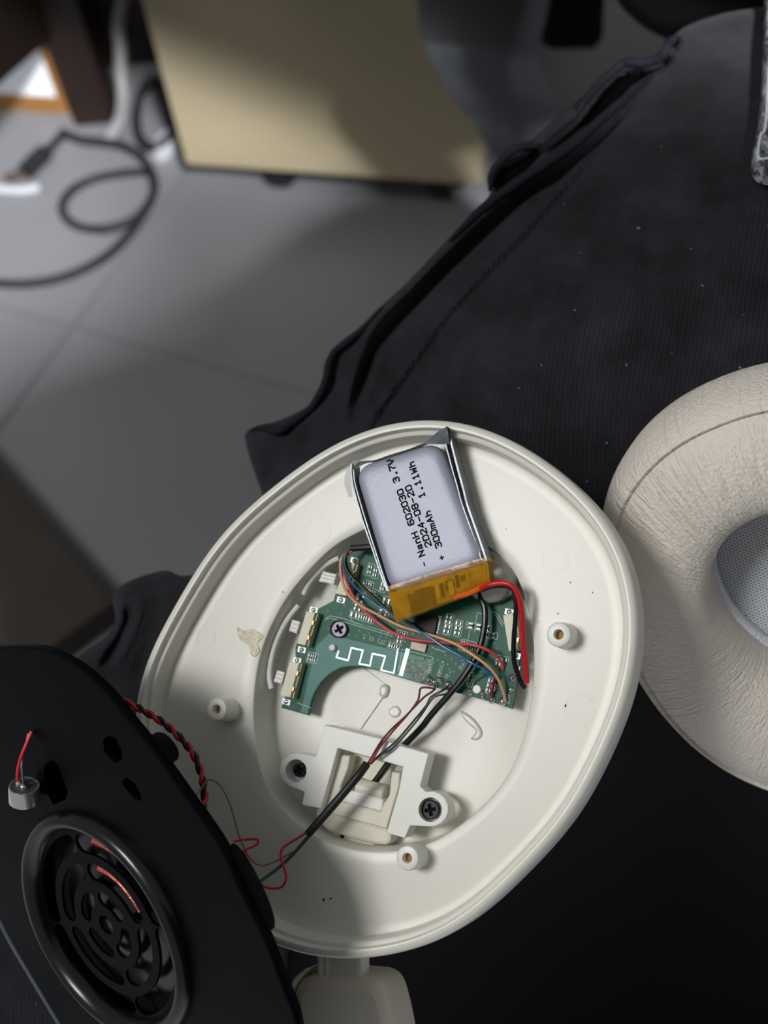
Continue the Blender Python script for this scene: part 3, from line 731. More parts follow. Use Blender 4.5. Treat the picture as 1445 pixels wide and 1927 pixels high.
# ------------------------------------------------------------------ the opened headphone cup
hp_root = thing('headphones', CUP.M, 'opened cream headphone cup, cover removed, circuit board and wires inside', 'headphones')
cup_px = [(800, 791), (740, 796), (707, 806), (631, 837), (554, 885), (478, 948), (421, 1005), (364, 1081), (307, 1187), (273, 1260), (259, 1313), (258, 1375), (270, 1450), (300, 1540), (350, 1630), (415, 1705), (470, 1752), (525, 1781), (594, 1799), (677, 1802), (732, 1796), (800, 1781), (887, 1729), (974, 1657), (1040, 1582), (1099, 1503), (1140, 1424), (1173, 1341), (1192, 1274), (1201, 1215), (1201, 1141), (1187, 1075), (1157, 1006), (1121, 951), (1061, 894), (1001, 851), (940, 819), (880, 799), (845, 793)]
cc = CUP.L(735, 1295, 0)[:2]
NR = 168
C0 = star(CUP.poly(cup_px, -1.2), cc, NR)
rec_px = [(474, 1340), (480, 1267), (494, 1210), (516, 1160), (543, 1115), (585, 1065), (631, 1023), (699, 987), (760, 968), (820, 972), (868, 992), (910, 1021), (940, 1043), (964, 1069), (988, 1120), (1000, 1171), (1006, 1231), (1003, 1301), (990, 1371), (966, 1442), (924, 1504), (862, 1558), (800, 1592), (741, 1604), (694, 1604), (652, 1598), (610, 1584), (569, 1560), (528, 1521), (500, 1480), (482, 1420)]
rc = CUP.L(740, 1290, -6)[:2]
R_out = star(CUP.poly(rec_px, -6), rc, NR, 18)
def ringz(poly, z): return [(x, y, z * 1e-3) for x, y in poly]
def lerp(a, b, t): return [(p[0] * (1 - t) + q[0] * t, p[1] * (1 - t) + q[1] * t) for p, q in zip(a, b)]
FLOOR, REC = -6.2, -14.5
def scaled(poly, c, k): return [(c[0] + (x - c[0]) * k, c[1] + (y - c[1]) * k) for x, y in poly]
in0 = offset(C0, -3.6e-3)
rings = [ringz(scaled(R_out, rc, .02), REC), ringz(scaled(R_out, rc, .5), REC), ringz(offset(R_out, -1.9e-3), REC), ringz(offset(R_out, -1.25e-3), REC + .25), ringz(offset(R_out, -.95e-3), REC + .9),
         ringz(offset(R_out, -.35e-3), FLOOR - .7), ringz(offset(R_out, -.15e-3), FLOOR - .15), ringz(offset(R_out, .25e-3), FLOOR)]
for t in (.15, .3, .5, .7, .85): rings.append(ringz(lerp(offset(R_out, .25e-3), in0, t), FLOOR + .05 * math.sin(t * 3.1)))
rings += [ringz(offset(C0, -4.0e-3), FLOOR), ringz(offset(C0, -3.65e-3), FLOOR + .12), ringz(offset(C0, -3.5e-3), FLOOR + .6), ringz(offset(C0, -3.15e-3), -2.1), ringz(offset(C0, -3.05e-3), -1.8), ringz(offset(C0, -2.85e-3), -1.65), ringz(offset(C0, -2.3e-3), -1.65),
          ringz(offset(C0, -2.1e-3), -1.55), ringz(offset(C0, -1.95e-3), -.35), ringz(offset(C0, -1.8e-3), -.08), ringz(offset(C0, -1.45e-3), 0), ringz(offset(C0, -.8e-3), -.1), ringz(offset(C0, -.3e-3), -.45), ringz(C0, -1.2), ringz(offset(C0, .15e-3), -3), ringz(offset(C0, .1e-3), -7),
          ringz(offset(C0, -1.2e-3), -11), ringz(offset(C0, -5e-3), -15.5), ringz(offset(C0, -11e-3), -18.8), ringz(offset(C0, -20e-3), -20.8), ringz(scaled(C0, cc, .3), -22), ringz(scaled(C0, cc, .02), -22)]
b = MB().loft(rings, cap0=True, cap1=True)
shell = b.build('cup_shell', M_shell, hp_root, smooth=40)
# screw posts of the shell
for px, py in ((407, 1335), (1051, 1194), (766, 1615)):
    c = CUP.L(px, py, -.4)
    r1 = 0.00245
    b = MB(); b.lathe((c[0], c[1]), [(r1 + .00025, FLOOR * 1e-3 - .0002), (r1 + .0001, -.004), (r1, -.0009), (r1 - .0002, -.0005), (r1 - .0006, -.0004), (.00105, -.0004), (.00095, -.0007), (.00092, -.0035), (.0001, -.0036)], 36)
    b.build('screw_post', M_post, shell)
    MB().lathe((c[0], c[1]), [(.00091, -.0034), (.00091, -.0022), (.0001, -.0022)], 20).build('post_hole', M_ochre, shell)
# faint round ejector marks, raised a hair
for px, py, r in ((1045, 1053, .0028), (388, 1198, .0023), (1090, 1335, .0031), (598, 1000, .0031)):
    c = CUP.L(px, py, FLOOR)
    b = MB().lathe((c[0], c[1]), [(r, FLOOR * 1e-3 - .0001), (r, FLOOR * 1e-3 + .00007), (r - .00015, FLOOR * 1e-3 + .00007), (r - .00015, FLOOR * 1e-3 + .00002), (.0001, FLOOR * 1e-3 + .00003)], 40)
    b.build('ejector_mark', M_shell, shell, smooth=20)
# ribs on the recess wall around the side buttons
def recess_rib(pts, h, r):
    b = MB().tube([CUP.L(x, y, h) for x, y in spline(pts, 6)], r, 8); return b.build('button_rib', M_post, shell)
recess_rib([(571, 1119), (580, 1100), (596, 1079), (616, 1061), (638, 1050)], -9.5, .0006)
recess_rib([(511, 1296), (507, 1270), (512, 1235), (523, 1200), (540, 1167), (562, 1139)], -9.5, .0006)
# moulded Y ribs and glue on the recess floor
b = MB()
for p0, p1, w in (((680, 1263), (722, 1295), .0019), ((716, 1308), (674, 1368), .0016)):
    a = np.array(CUP.L(*p0, REC)); c = np.array(CUP.L(*p1, REC)); t = (c - a)[:2]; L_ = np.linalg.norm(t); ang_ = math.atan2(t[1], t[0])
    b.box(((a[0] + c[0]) / 2, (a[1] + c[1]) / 2, REC * 1e-3 + .0001), (L_, w, .0006), ang_)
b.build('floor_rib', M_post, shell)
def blob(name, pts, h, th, m, parent, rough=0.15):
    b = MB(); p = CUP.poly(spline(pts, 4, True), h)
    b.prism(p, h - .1, h + th, bev=th * .8); return b.build(name, m, parent)
blob('glue_spot', [(716, 1292), (724, 1287), (733, 1292), (733, 1303), (727, 1313), (718, 1312), (714, 1302)], REC, .9, M_gluec, shell)
blob('glue_spot', [(733, 1334), (745, 1328), (754, 1336), (752, 1347), (741, 1350), (733, 1344)], REC, .5, M_gluec, shell)
blob('glue_spot', [(868, 1338), (884, 1346), (900, 1362), (908, 1380), (900, 1392), (886, 1390), (896, 1376), (884, 1364), (872, 1352)], REC, .6, M_gluec, shell)
blob('glue_stain', [(446, 1180), (458, 1187), (472, 1184), (488, 1190), (496, 1198), (486, 1210), (489, 1225), (480, 1236), (471, 1230), (470, 1216), (458, 1208), (450, 1200)], FLOOR, .16, M_glue, shell)
b = MB()
for px, py, s_ in ((532, 1114, 3), (468, 1312, 2), (1073, 1096, 3), (1115, 1115, 3), (1050, 1155, 3), (952, 996, 2), (1012, 1171, 2), (437, 1178, 2), (1064, 1328, 5), (609, 1693, 6), (622, 1691, 5), (578, 1635, 2), (1008, 1294, 2)):
    c = CUP.L(px, py, FLOOR + .06); s_ *= .00005
    b.box((c[0], c[1], c[2]), (s_ * 2.2, s_ * 1.2, .00004), random.uniform(0, 3))
o = b.build('specks', M_dirt, shell); o['kind'] = 'stuff'

# circuit board
HB = -10.2
brd_px = [(662, 1038), (653, 1050), (646, 1072), (636, 1098), (628, 1130), (594, 1148), (574, 1152), (566, 1185), (556, 1218), (556, 1243), (543, 1290), (529, 1332), (580, 1346), (585, 1322), (592, 1303), (605, 1282), (622, 1267), (640, 1257), (657, 1254), (683, 1254), (708, 1261), (743, 1272), (791, 1286), (865, 1305), (928, 1322), (963, 1334), (970, 1303), (977, 1240), (975, 1180), (966, 1132), (940, 1085), (900, 1050), (850, 1030), (780, 1020), (700, 1022)]
b = MB().prism(CUP.poly(brd_px, HB), HB - 1.0, HB)
board = b.build('circuit_board', M_pcb, hp_root, smooth=0)
def P2(x, y, h=HB): return CUP.L(x, y, h)
# lighter copper pour under the mask around the aerial
b = MB()
for poly in ([(618, 1193), (642, 1200), (752, 1226), (742, 1268), (708, 1259), (683, 1252), (657, 1252), (640, 1255), (622, 1265), (604, 1282), (592, 1300), (583, 1322), (578, 1343), (566, 1340), (584, 1262), (596, 1215)],
             [(752, 1226), (812, 1241), (806, 1262), (792, 1284), (745, 1271)]):
    b.prism(CUP.poly(poly, HB), HB - .05, HB + .03)
b.build('ground_pour', M_pcbl, board, smooth=0)
b = MB(); z = (HB + .05) * 1e-3
aer = [(637, 1226), (633, 1237), (655, 1243), (661, 1219), (683, 1224), (676, 1249), (696, 1253), (701, 1230), (725, 1235), (717, 1261), (741, 1267), (749, 1220)]
ribbon(b, [P2(*p) for p in aer], .00036, z)
ribbon(b, [P2(767, 1224), P2(755, 1268)], .0009, z)
b.build('aerial_trace', mat('bare_aerial', (214, 232, 232), .35, .25), board, smooth=0)
M_worn = mat('worn_mask', (118, 138, 124), 0.6, var=0.55, vscale=1600, bump=.4, bscale=2500)
MB().prism(CUP.poly(spline([(764, 1243), (788, 1240), (806, 1247), (812, 1256), (804, 1272), (792, 1283), (776, 1279), (768, 1268), (760, 1262)], 4, True), HB), HB - .05, HB + .045).build('worn_patch', M_worn, board, smooth=0)
# silk screen lines and lettering
b = MB(); z = (HB + .06) * 1e-3; w = .00014
for ln in ([(614, 1163), (621, 1159), (647, 1164), (662, 1170), (739, 1193)], [(612, 1166), (620, 1163), (660, 1174), (738, 1197)], [(660, 1164), (666, 1172), (700, 1181)],
           [(927, 1150), (946, 1178)], [(931, 1150), (948, 1174)], [(812, 1216), (818, 1221), (838, 1227)], [(810, 1243), (816, 1240), (812, 1236), (756, 1222)], [(750, 1263), (757, 1222)], [(728, 1265), (760, 1274)],
           [(878, 1175), (887, 1176), (880, 1206)], [(905, 1155), (898, 1152), (893, 1190)], [(560, 1323), (585, 1332)]):
    ribbon(b, [P2(*p) for p in ln], w, z)
def silk_rect(cx_, cy_, wx, wy, rot=14):
    r_ = math.radians(rot); pts = []
    for sx, sy in ((-1, -1), (1, -1), (1, 1), (-1, 1), (-1, -1)):
        x, y = sx * wx / 2, sy * wy / 2; pts.append(P2(cx_ + x * math.cos(r_) - y * math.sin(r_), cy_ + x * math.sin(r_) + y * math.cos(r_)))
    ribbon(b, pts, w, z)
letters(b, 'J73 V1.1', P2(727, 1206), P2(688, 1195), .00085, z, .00013)
letters(b, 'RMIC+', P2(829, 1273), P2(836, 1249), .00085, z, .00013)
letters(b, 'RMIC-', P2(811, 1266), P2(817, 1242), .00085, z, .00013)
letters(b, 'R-', P2(842, 1277), P2(848, 1270), .0008, z, .00013)
letters(b, 'R+', P2(868, 1261), P2(873, 1255), .0008, z, .00013)
letters(b, 'LM-', P2(957, 1324), P2(961, 1306), .0008, z, .00013)
letters(b, 'LM+', P2(933, 1309), P2(938, 1294), .0008, z, .00013)
# component clusters: (x, y, length, width, turn, metal ends)
comps = []
def grid(cx_, cy_, nx, ny, dx, dy, rot, l, wd, silk=True):
    r_ = math.radians(rot)
    for i in range(nx):
        for j in range(ny):
            x = (i - (nx - 1) / 2) * dx; y = (j - (ny - 1) / 2) * dy
            comps.append((cx_ + x * math.cos(r_) - y * math.sin(r_), cy_ + x * math.sin(r_) + y * math.cos(r_), l, wd, rot))
    if silk: silk_rect(cx_, cy_, nx * dx + 3, ny * dy + 3, rot)
grid(845, 1166, 1, 2, 10, 9, 14, 11, 6); grid(842, 1184, 1, 2, 10, 9, 14, 11, 6); grid(862, 1187, 1, 2, 10, 9, 14, 11, 6); grid(864, 1173, 1, 1, 10, 8, 14, 11, 6)
grid(588, 1238, 2, 2, 8, 8, 14, 7, 6); grid(697, 1072, 1, 2, 9, 10, 14, 7, 6); grid(707, 1078, 1, 2, 8, 9, 14, 7, 6); grid(693, 1099, 2, 1, 9, 8, 14, 7, 6); grid(700, 1112, 3, 1, 7, 7, 22, 6, 5)
grid(721, 1104, 1, 2, 8, 9, 14, 7, 7); grid(679, 1126, 1, 2, 12, 10, 20, 14, 6); grid(674, 1143, 1, 2, 12, 7, 20, 14, 5, False); grid(667, 1157, 1, 1, 14, 10, 14, 14, 9); grid(684, 1162, 2, 1, 9, 10, 14, 7, 8); grid(698, 1167, 1, 1, 8, 8, 14, 7, 7)
grid(728, 1132, 1, 1, 12, 14, 14, 14, 12); grid(722, 1153, 1, 2, 16, 9, 20, 16, 6); grid(753, 1203, 1, 2, 7, 9, 14, 9, 6); grid(756, 1193, 2, 1, 9, 8, 14, 7, 6); grid(741, 1216, 2, 1, 9, 8, 14, 7, 7)
grid(880, 1216, 3, 2, 9, 9, 14, 6, 7); grid(901, 1180, 1, 3, 9, 15, 100, 10, 9); grid(921, 1195, 1, 2, 9, 14, 100, 9, 7); grid(944, 1246, 2, 2, 10, 10, 14, 9, 7); grid(922, 1290, 1, 3, 8, 9, 14, 8, 6); grid(886, 1279, 1, 3, 8, 8, 14, 8, 6); grid(975, 1262, 1, 2, 8, 11, 14, 7, 7, False)
b.build('silk_print', M_silk, board, smooth=0)
k = 1 / 9.6e3
cm = {}
for i, (x, y, l, wd, rot) in enumerate(comps):
    key = (l, wd)
    if key not in cm:
        bb = MB(); L_, W_ = l * k, wd * k
        bb.box((0, 0, .00022), (L_ * .55, W_ * .9, .00044), mi=0)
        bb.box((-L_ * .38, 0, .00022), (L_ * .24, W_, .00046), mi=1); bb.box((L_ * .38, 0, .00022), (L_ * .24, W_, .00046), mi=1)
        o = bb.build('chip_component', [M_comp, M_pad], board, smooth=0, weld=False); cm[key] = o.data
    else:
        o = bpy.data.objects.new('chip_component', cm[key]); COL.objects.link(o); o.parent = board
    q = P2(x, y); o.location = (q[0], q[1], HB * 1e-3); o.rotation_euler = (0, 0, -math.radians(rot))
# vias
b = MB()
via = [(617, 1150), (642, 1155), (665, 1134), (648, 1140), (661, 1148), (656, 1182), (676, 1187), (695, 1192), (618, 1183), (671, 1198), (686, 1202), (716, 1198), (727, 1199), (734, 1206), (742, 1207), (716, 1211), (730, 1215), (656, 1194), (764, 1198), (762, 1207), (745, 1194), (690, 1046), (678, 1057), (672, 1073), (826, 1203 + 20), (838, 1233), (850, 1240), (842, 1250), (857, 1249), (854, 1264), (812, 1230), (824, 1242), (800, 1240), (802, 1220), (790, 1224), (730, 1190), (777, 1192), (845, 1260), (930, 1210), (934, 1220), (928, 1200), (954, 1150), (940, 1160), (568, 1234), (553, 1330), (545, 1329), (806, 1252), (870, 1243)]
for x, y in via:
    q = P2(x, y); b.lathe((q[0], q[1]), [(.00028, HB * 1e-3 - .0001), (.00028, HB * 1e-3 + .00003), (.00001, HB * 1e-3 + .00003)], 10)
o = b.build('vias', M_via, board, smooth=0); o['kind'] = 'stuff'
# big chip with its pins, crystal
b = MB(); b.prism(CUP.poly([(787, 1158), (826, 1163), (820, 1193), (779, 1188)], HB), HB, HB + .8, bev=.1); b.build('main_chip', M_chip, board, smooth=0)
b = MB()
for i in range(11):
    q = P2(829 - i * .75, 1160 + i * 3.1); b.box((q[0], q[1], HB * 1e-3 + .00012), (.0007, .00014, .00024), math.radians(-12))
b.build('chip_pins', M_pad, board, smooth=0)
b = MB(); b.prism(CUP.poly([(776, 1207), (805, 1213), (801, 1228), (773, 1221)], HB), HB, HB + .6, bev=.08); b.build('crystal', M_crys, board, smooth=0)
# side push switches
def switch(top, plun, side=True):
    o = MB().prism(CUP.poly(top, HB + 2.6), HB, HB + 2.6, bev=.15).build('push_switch', M_switch, board, smooth=30)
    q = [np.array(p) for p in top]
    fr = [q[1] + (q[2] - q[1]) * .02 + np.array([0, 0]), q[1] + np.array([6, 2]), q[2] + np.array([6, 2]), q[2]]
    b2 = MB().prism(CUP.poly([tuple(p) for p in fr], HB + 1.9), HB, HB + 1.9, bev=.1); b2.build('switch_frame', M_swside, board, smooth=0)
    b3 = MB()
    for t in (.3, .75):
        c = q[1] + (q[2] - q[1]) * t + np.array([1.5, 0]); r_ = CUP.L(c[0], c[1], HB + 2.1); b3.box((r_[0], r_[1], r_[2] + .0001), (.0006, .0009, .0006), math.radians(-16))
    b3.build('switch_lug', M_copper, board, smooth=0)
    for e0, e1, sg in ((q[0], q[1], -1), (q[3], q[2], 1)):
        m_ = (e0 + e1) / 2 + (q[3] - q[0]) / np.linalg.norm(q[3] - q[0]) * sg * 7 + np.array([4, 3]); r_ = CUP.L(m_[0], m_[1], HB)
        MB().box((r_[0], r_[1], HB * 1e-3 + .00006), (.0019, .0012, .00012), math.radians(-14)).build('solder_pad', M_pad, board, smooth=0)
        bb = MB(); bb.lathe((r_[0], r_[1]), [(.0006, HB * 1e-3), (.0005, HB * 1e-3 + .0003), (.0002, HB * 1e-3 + .0005)], 12); bb.build('solder_joint', M_sol, board)
    if plun:
        bb = MB(); pl = [np.array(p) for p in plun]; n_r = 3
        for i in range(n_r):
            a = pl[0] + (pl[3] - pl[0]) * (i + .05) / n_r; b_ = pl[1] + (pl[2] - pl[1]) * (i + .05) / n_r
            c_ = pl[1] + (pl[2] - pl[1]) * (i + .82) / n_r; d_ = pl[0] + (pl[3] - pl[0]) * (i + .82) / n_r
            bb.prism(CUP.poly([tuple(p) for p in (a, b_, c_, d_)], HB + 1.8), HB + .5, HB + 1.8, bev=.15)
        bb.prism(CUP.poly(plun, HB + 1.2), HB + .4, HB + 1.2)
        bb.build('button_plunger', M_post, board, smooth=0)
        a, b_ = pl[1], pl[2]
        MB().prism(CUP.poly([tuple(a + [0, 0]), tuple(a + [9, 2]), tuple(b_ + [9, 2]), tuple(b_)], HB + 1.9), HB + .3, HB + 1.9).build('plunger_collar', M_comp, board, smooth=0)
switch([(654, 1057), (668, 1060), (651, 1122), (630, 1117)], [(608, 1075), (633, 1081), (628, 1100), (600, 1094)])
switch([(576, 1150), (593, 1153), (574, 1215), (558, 1211)], [(550, 1166), (565, 1170), (558, 1192), (544, 1187)])
switch([(544, 1246), (563, 1247), (546, 1313), (527, 1309)], [(522, 1261), (536, 1265), (530, 1287), (515, 1283)])
switch([(946, 1158), (965, 1153), (975, 1222), (957, 1226)], None)
# solder joints along the lower edge
for x, y, r in ((807, 1280, 1.0), (827, 1282, .95), (843, 1288, .85), (885, 1301, .9), (907, 1306, .75), (926, 1317, .85), (947, 1320, 1.0), (964, 1276, .9), (962, 1298, .7), (908, 1312, .6), (924, 1306, .6), (817, 1284, .7), (958, 1310, .5)):
    q = P2(x, y); r *= .001
    b = MB().lathe((q[0], q[1]), [(r, HB * 1e-3), (r * .92, HB * 1e-3 + r * .35), (r * .62, HB * 1e-3 + r * .75), (r * .2, HB * 1e-3 + r * .95), (.00001, HB * 1e-3 + r)], 14)
    b.build('solder_joint', M_sol, board)
q = P2(898, 1297); MB().lathe((q[0], q[1]), [(.0009, HB * 1e-3), (.0009, HB * 1e-3 + .0003), (.00075, HB * 1e-3 + .00045), (.00001, HB * 1e-3 + .00045)], 24).build('locating_pin', M_post, board)
q = P2(627, 1219); MB().lathe((q[0], q[1]), [(.00085, HB * 1e-3), (.00085, HB * 1e-3 + .0004), (.0006, HB * 1e-3 + .0008), (.0001, HB * 1e-3 + .0009)], 24).build('locating_pin', M_post, board)
def cross_screw(px, py, h, r, mtop, parent, rot=20):
    q = CUP.L(px, py, h); c = (q[0], q[1]); hh = h * 1e-3
    star_ = []
    for i in range(4):
        a = math.radians(rot + 90 * i)
        for da_, rr in ((-.30, .68), (.30, .68), (.785, .28)): star_.append((c[0] + r * rr * math.cos(a + da_), c[1] + r * rr * math.sin(a + da_)))
    b = MB()
    b.prism(circle(c, r, 32), h - .9, h, holes=[star_], bev=.12)
    o = b.build('screw', mtop, parent, smooth=30)
    b = MB().prism(star_, h - 1.2, h - .6); b.build('screw_recess', M_ink, parent if parent.parent and parent.parent.parent is None and False else o, smooth=0) if parent is hp_root else b.build('screw_recess', M_ink, parent, smooth=0)
    return o
cross_screw(638, 1184, HB + 1.0, .00172, M_screwl, board, 30)
q = P2(638, 1184); MB().lathe((q[0], q[1]), [(.0019, HB * 1e-3), (.0019, HB * 1e-3 + .0005), (.0017, HB * 1e-3 + .0003), (.001, HB * 1e-3 + .0002)], 32).build('screw_flange', M_screw, board)
# steel disc by the battery
q = CUP.L(925, 1085, -9.0); MB().lathe((q[0], q[1]), [(.0056, -.0100), (.0058, -.0092), (.0056, -.0072), (.005, -.0068), (.0001, -.0067)], 40).build('steel_disc', M_steel, hp_root)

# hinge bracket
HK = -6.6
k3 = lambda pts: [(500 + x * .2768, 1330 + y * .2768) for x, y in pts]
def earpts(cx_, cy_, r, a0, a1, n=9): return [(cx_ + r * math.cos(math.radians(a0 + (a1 - a0) * i / n)), cy_ + r * math.sin(math.radians(a0 + (a1 - a0) * i / n))) for i in range(n + 1)]
brk = [(400, 122), (785, 218), (890, 258), (1108, 318), (1050, 540)] + earpts(1120, 695, 122, -105, 100) + [(1000, 808), (980, 812), (945, 893), (820, 860), (905, 560), (932, 408), (490, 282), (455, 410), (375, 692), (245, 668), (262, 580)] + earpts(210, 432, 118, 115, 285) + [(335, 338), (348, 320)]
h1 = k3(circle((205, 435), 72, 24, 78)); h2 = k3(circle((1118, 700), 80, 24, 84))
b = MB().prism(CUP.poly(k3(brk), HK), HK - 4.4, HK, holes=[CUP.poly(h1, HK), CUP.poly(h2, HK)], bev=.18)
bracket = b.build('hinge_bracket', M_brk, hp_root, smooth=30)
for px, py, rr in ((563, 1449, .00155), (809.5, 1524, .0019)):
    cross_screw(px, py, HK - 1.6, rr, M_screw, bracket, 10)
    q = CUP.L(px, py, HK - 3); MB().lathe((q[0], q[1]), [(.0024, REC * 1e-3), (.0024, (HK - 3.2) * 1e-3), (.0001, (HK - 3.2) * 1e-3)], 24).build('screw_boss', M_brk, bracket)
# hinge block between the bracket arms
hinge = MB()
def hp_(pts, h): return CUP.poly(k3(pts), h)
hinge.prism(hp_([(520, 326), (575, 335), (560, 420), (510, 540), (497, 640), (780, 712), (800, 660), (838, 600), (855, 440), (912, 448), (905, 540), (820, 830), (345, 700), (380, 680), (460, 440), (490, 350)], HK - 2.2), HK - 5.5, HK - 2.2, bev=.3)
hg = hinge.build('hinge_block', M_hinge, hp_root, smooth=30)
b = MB().prism(hp_([(560, 300), (850, 390), (850, 640), (520, 560)], REC + 1.5), REC, REC + 1.5, bev=.2); b.build('hinge_floor', M_hinge, hg)
b = MB().prism(hp_([(468, 538), (800, 628), (790, 705), (775, 710), (505, 640), (458, 600)], HK - 2.6), HK - 6.0, HK - 2.6, bev=.3); b.build('hinge_bar', M_brk, hg)
# barrel of the pivot
a = np.array(CUP.L(*k3([(625, 545)])[0], HK - 4.8)); c = np.array(CUP.L(*k3([(835, 565)])[0], HK - 4.8)); c2 = a + (np.array(CUP.L(*k3([(815, 590)])[0], HK - 4.8)) - a)
b = MB(); ax = (c2 - a); b.tube([a, a + ax * .04, a + ax * .96, a + ax], [.0016, .0019, .0019, .0016], 24); b.build('hinge_barrel', M_hinge, hg)
b = MB().prism(hp_([(590, 480), (628, 490), (625, 570), (600, 572)], HK - 3.2), HK - 6, HK - 3.2); lab(b.build('hinge_slot', M_comp, hg, smooth=0), 'dark slot beside the barrel')
# curved collar below and the stem with its black gap
b = MB().prism(hp_([(345, 690), (580, 755), (812, 822), (858, 850), (850, 915), (815, 940), (740, 935), (560, 890), (420, 845), (335, 765)], HK - 3.2), HK - 7, HK - 3.2, bev=.7); b.build('hinge_collar', M_hinge, hg)
b = MB().prism(hp_([(440, 830), (740, 925), (735, 990), (600, 970), (430, 900)], HK - 5.6), REC, HK - 5.6, bev=.4); b.build('hinge_neck', M_hinge, hg)
b = MB().prism(hp_([(508, 868), (530, 874), (522, 935), (500, 930)], HK - 5.4), HK - 6.5, HK - 5.4); lab(b.build('neck_gap', M_ink, hg, smooth=0), 'black gap in the hinge neck')

# stem and headband slider below the cup
M_slid = plastic_mat('warm_grey_plastic', (226, 217, 202), 0.4)
b = MB(); b.prism(CUP.poly([(594, 1770), (680, 1770), (680, 1870), (594, 1870)], -11), -15.5, -11, bev=1.0); stem = b.build('hinge_stem', plastic_mat('stem_plastic', (216, 214, 206), 0.3), hp_root, smooth=30)
b = MB()
for x0, x1 in ((600, 606), (612, 617)): b.prism(CUP.poly([(x0, 1770), (x1, 1770), (x1, 1840), (x0, 1840)], -10.7), -11.4, -10.7, bev=.2)
b.build('stem_rib', M_brk, stem)
sl = [(546, 1890), (553, 1856), (576, 1838), (620, 1835), (665, 1838), (700, 1843), (720, 1862), (733, 1905), (744, 1960), (752, 2010), (655, 2020), (560, 2010), (549, 1950)]
b = MB().prism(CUP.poly(spline(sl, 4, True), -9.5), -22, -9.5, bev=2.6); slider = b.build('headband_slider', M_slid, hp_root, smooth=50)
tr_ = [(583, 1822), (566, 1836), (552, 1856), (545, 1876), (550, 1900), (556, 1940), (570, 1990), (560, 1990), (545, 1935), (538, 1890), (541, 1866), (552, 1842), (570, 1826)]
b = MB().prism(CUP.poly(spline(tr_, 3, True), -9.0), -20, -9.0, bev=.5); b.build('slider_trim', M_slid, slider, smooth=50)
# foam-black cable of the headband: enters the board
def wire(name, pts, r, m, parent, n=10, sub=8):
    b = MB().tube([CUP.L(*p) for p in spline(pts, sub)], r * 1e-3, n); return b.build(name, m, parent)
lab(wire('main_cable', [(900, 1100, -7.5), (905, 1126, -7.2), (912, 1145, -7.0), (912, 1174, -7.0), (905, 1211, -7.2), (890, 1245, -7.4), (869, 1278, -7.6), (845, 1307, -8), (811, 1346, -9), (793, 1369, -9.8), (757, 1406, -11.8), (730, 1437, -12.5), (712, 1462, -12.8), (700, 1478, -13.2)], .68, M_wireb, hp_root), 'thick black cable from board to hinge')

# ------------------------------------------------------------------ thin wires
wb = thing('wire_bundle', CUP.M, 'thin coloured wires from a short black sleeve, looping over the green circuit board', 'wires')
wire('black_sleeve', [(661, 1032, -6.3), (683, 1030.5, -6.0), (712, 1029, -5.9)], .72, M_sleeve, wb)
wire('peach_wire', [(668, 1034, -6.3), (655, 1037, -6.0), (642, 1053, -5.8), (641, 1076, -5.8), (648, 1106, -6.2), (662, 1126, -6.6), (683, 1142, -7.1), (708, 1155, -7.5), (751, 1177, -8.0), (786, 1188, -7.4), (820, 1198, -6.6), (855, 1211, -6.0), (886, 1230, -5.5), (917, 1253, -5.9), (936, 1276, -7.2), (948, 1305, -8.9), (950, 1318, -9.6)], .31, M_peach, wb)
wire('rose_wire', [(668, 1034, -6.4), (660, 1038, -6.2), (647, 1054, -6.2), (646, 1076, -6.4), (655, 1102, -6.7), (669, 1129, -7.1), (691, 1155, -7.6), (717, 1176, -7.8), (741, 1191, -8), (772, 1202, -8), (809, 1207, -7.6), (845, 1210, -6.7), (886, 1213, -5.7), (913, 1221, -5.9), (934, 1235, -7.5), (944, 1247, -8.7), (946, 1260, -9.7)], .33, M_redl, wb)
wire('blue_wire', [(668, 1032, -6.2), (660, 1032, -5.9), (648, 1044, -5.7), (645, 1058, -5.8), (650, 1077, -6.2), (664, 1099, -6.7), (683, 1118, -7.2), (705, 1137, -7.6), (734, 1153, -7.9), (772, 1176, -7.6), (791, 1188, -6.6), (811, 1201, -6.3), (836, 1218, -6.2), (865, 1234, -5.9), (890, 1249, -5.5), (917, 1262, -6.6), (931, 1274, -8.2), (921, 1271, -9.2), (911, 1271, -9.7)], .26, M_blue, wb)
wire('olive_wire', [(668, 1031, -6.2), (661, 1030, -5.8), (652, 1041, -5.4), (648, 1057, -5.4), (655, 1077, -5.8), (674, 1098, -6.5), (695, 1117, -7), (717, 1137, -7.4), (739, 1156, -7.8), (776, 1177, -7.3), (799, 1193, -7.0), (828, 1203, -6.8), (876, 1222, -5.6), (907, 1237, -6.0), (930, 1253, -8.0), (940, 1262, -9.6)], .19, M_grn, wb)
wire('black_wire', [(668, 1032, -6.6), (660, 1034, -6.4), (652, 1047, -6.2), (652, 1062, -6.3), (660, 1080, -6.7), (679, 1100, -7.1), (700, 1119, -7.5), (722, 1139, -7.9), (744, 1158, -8.2), (780, 1180, -8.2)], .25, M_wireb, wb)
wire('olive_wire', [(925, 1266, -8.8), (912, 1266, -8.4), (897, 1272, -8.2), (886, 1284, -8.8), (884, 1300, -9.4)], .17, M_grn, wb)
wire('red_jumper', [(931, 1279, -9.4), (927, 1288, -8.6), (925, 1298, -8.6), (925, 1309, -9.4)], .38, M_redd, wb)

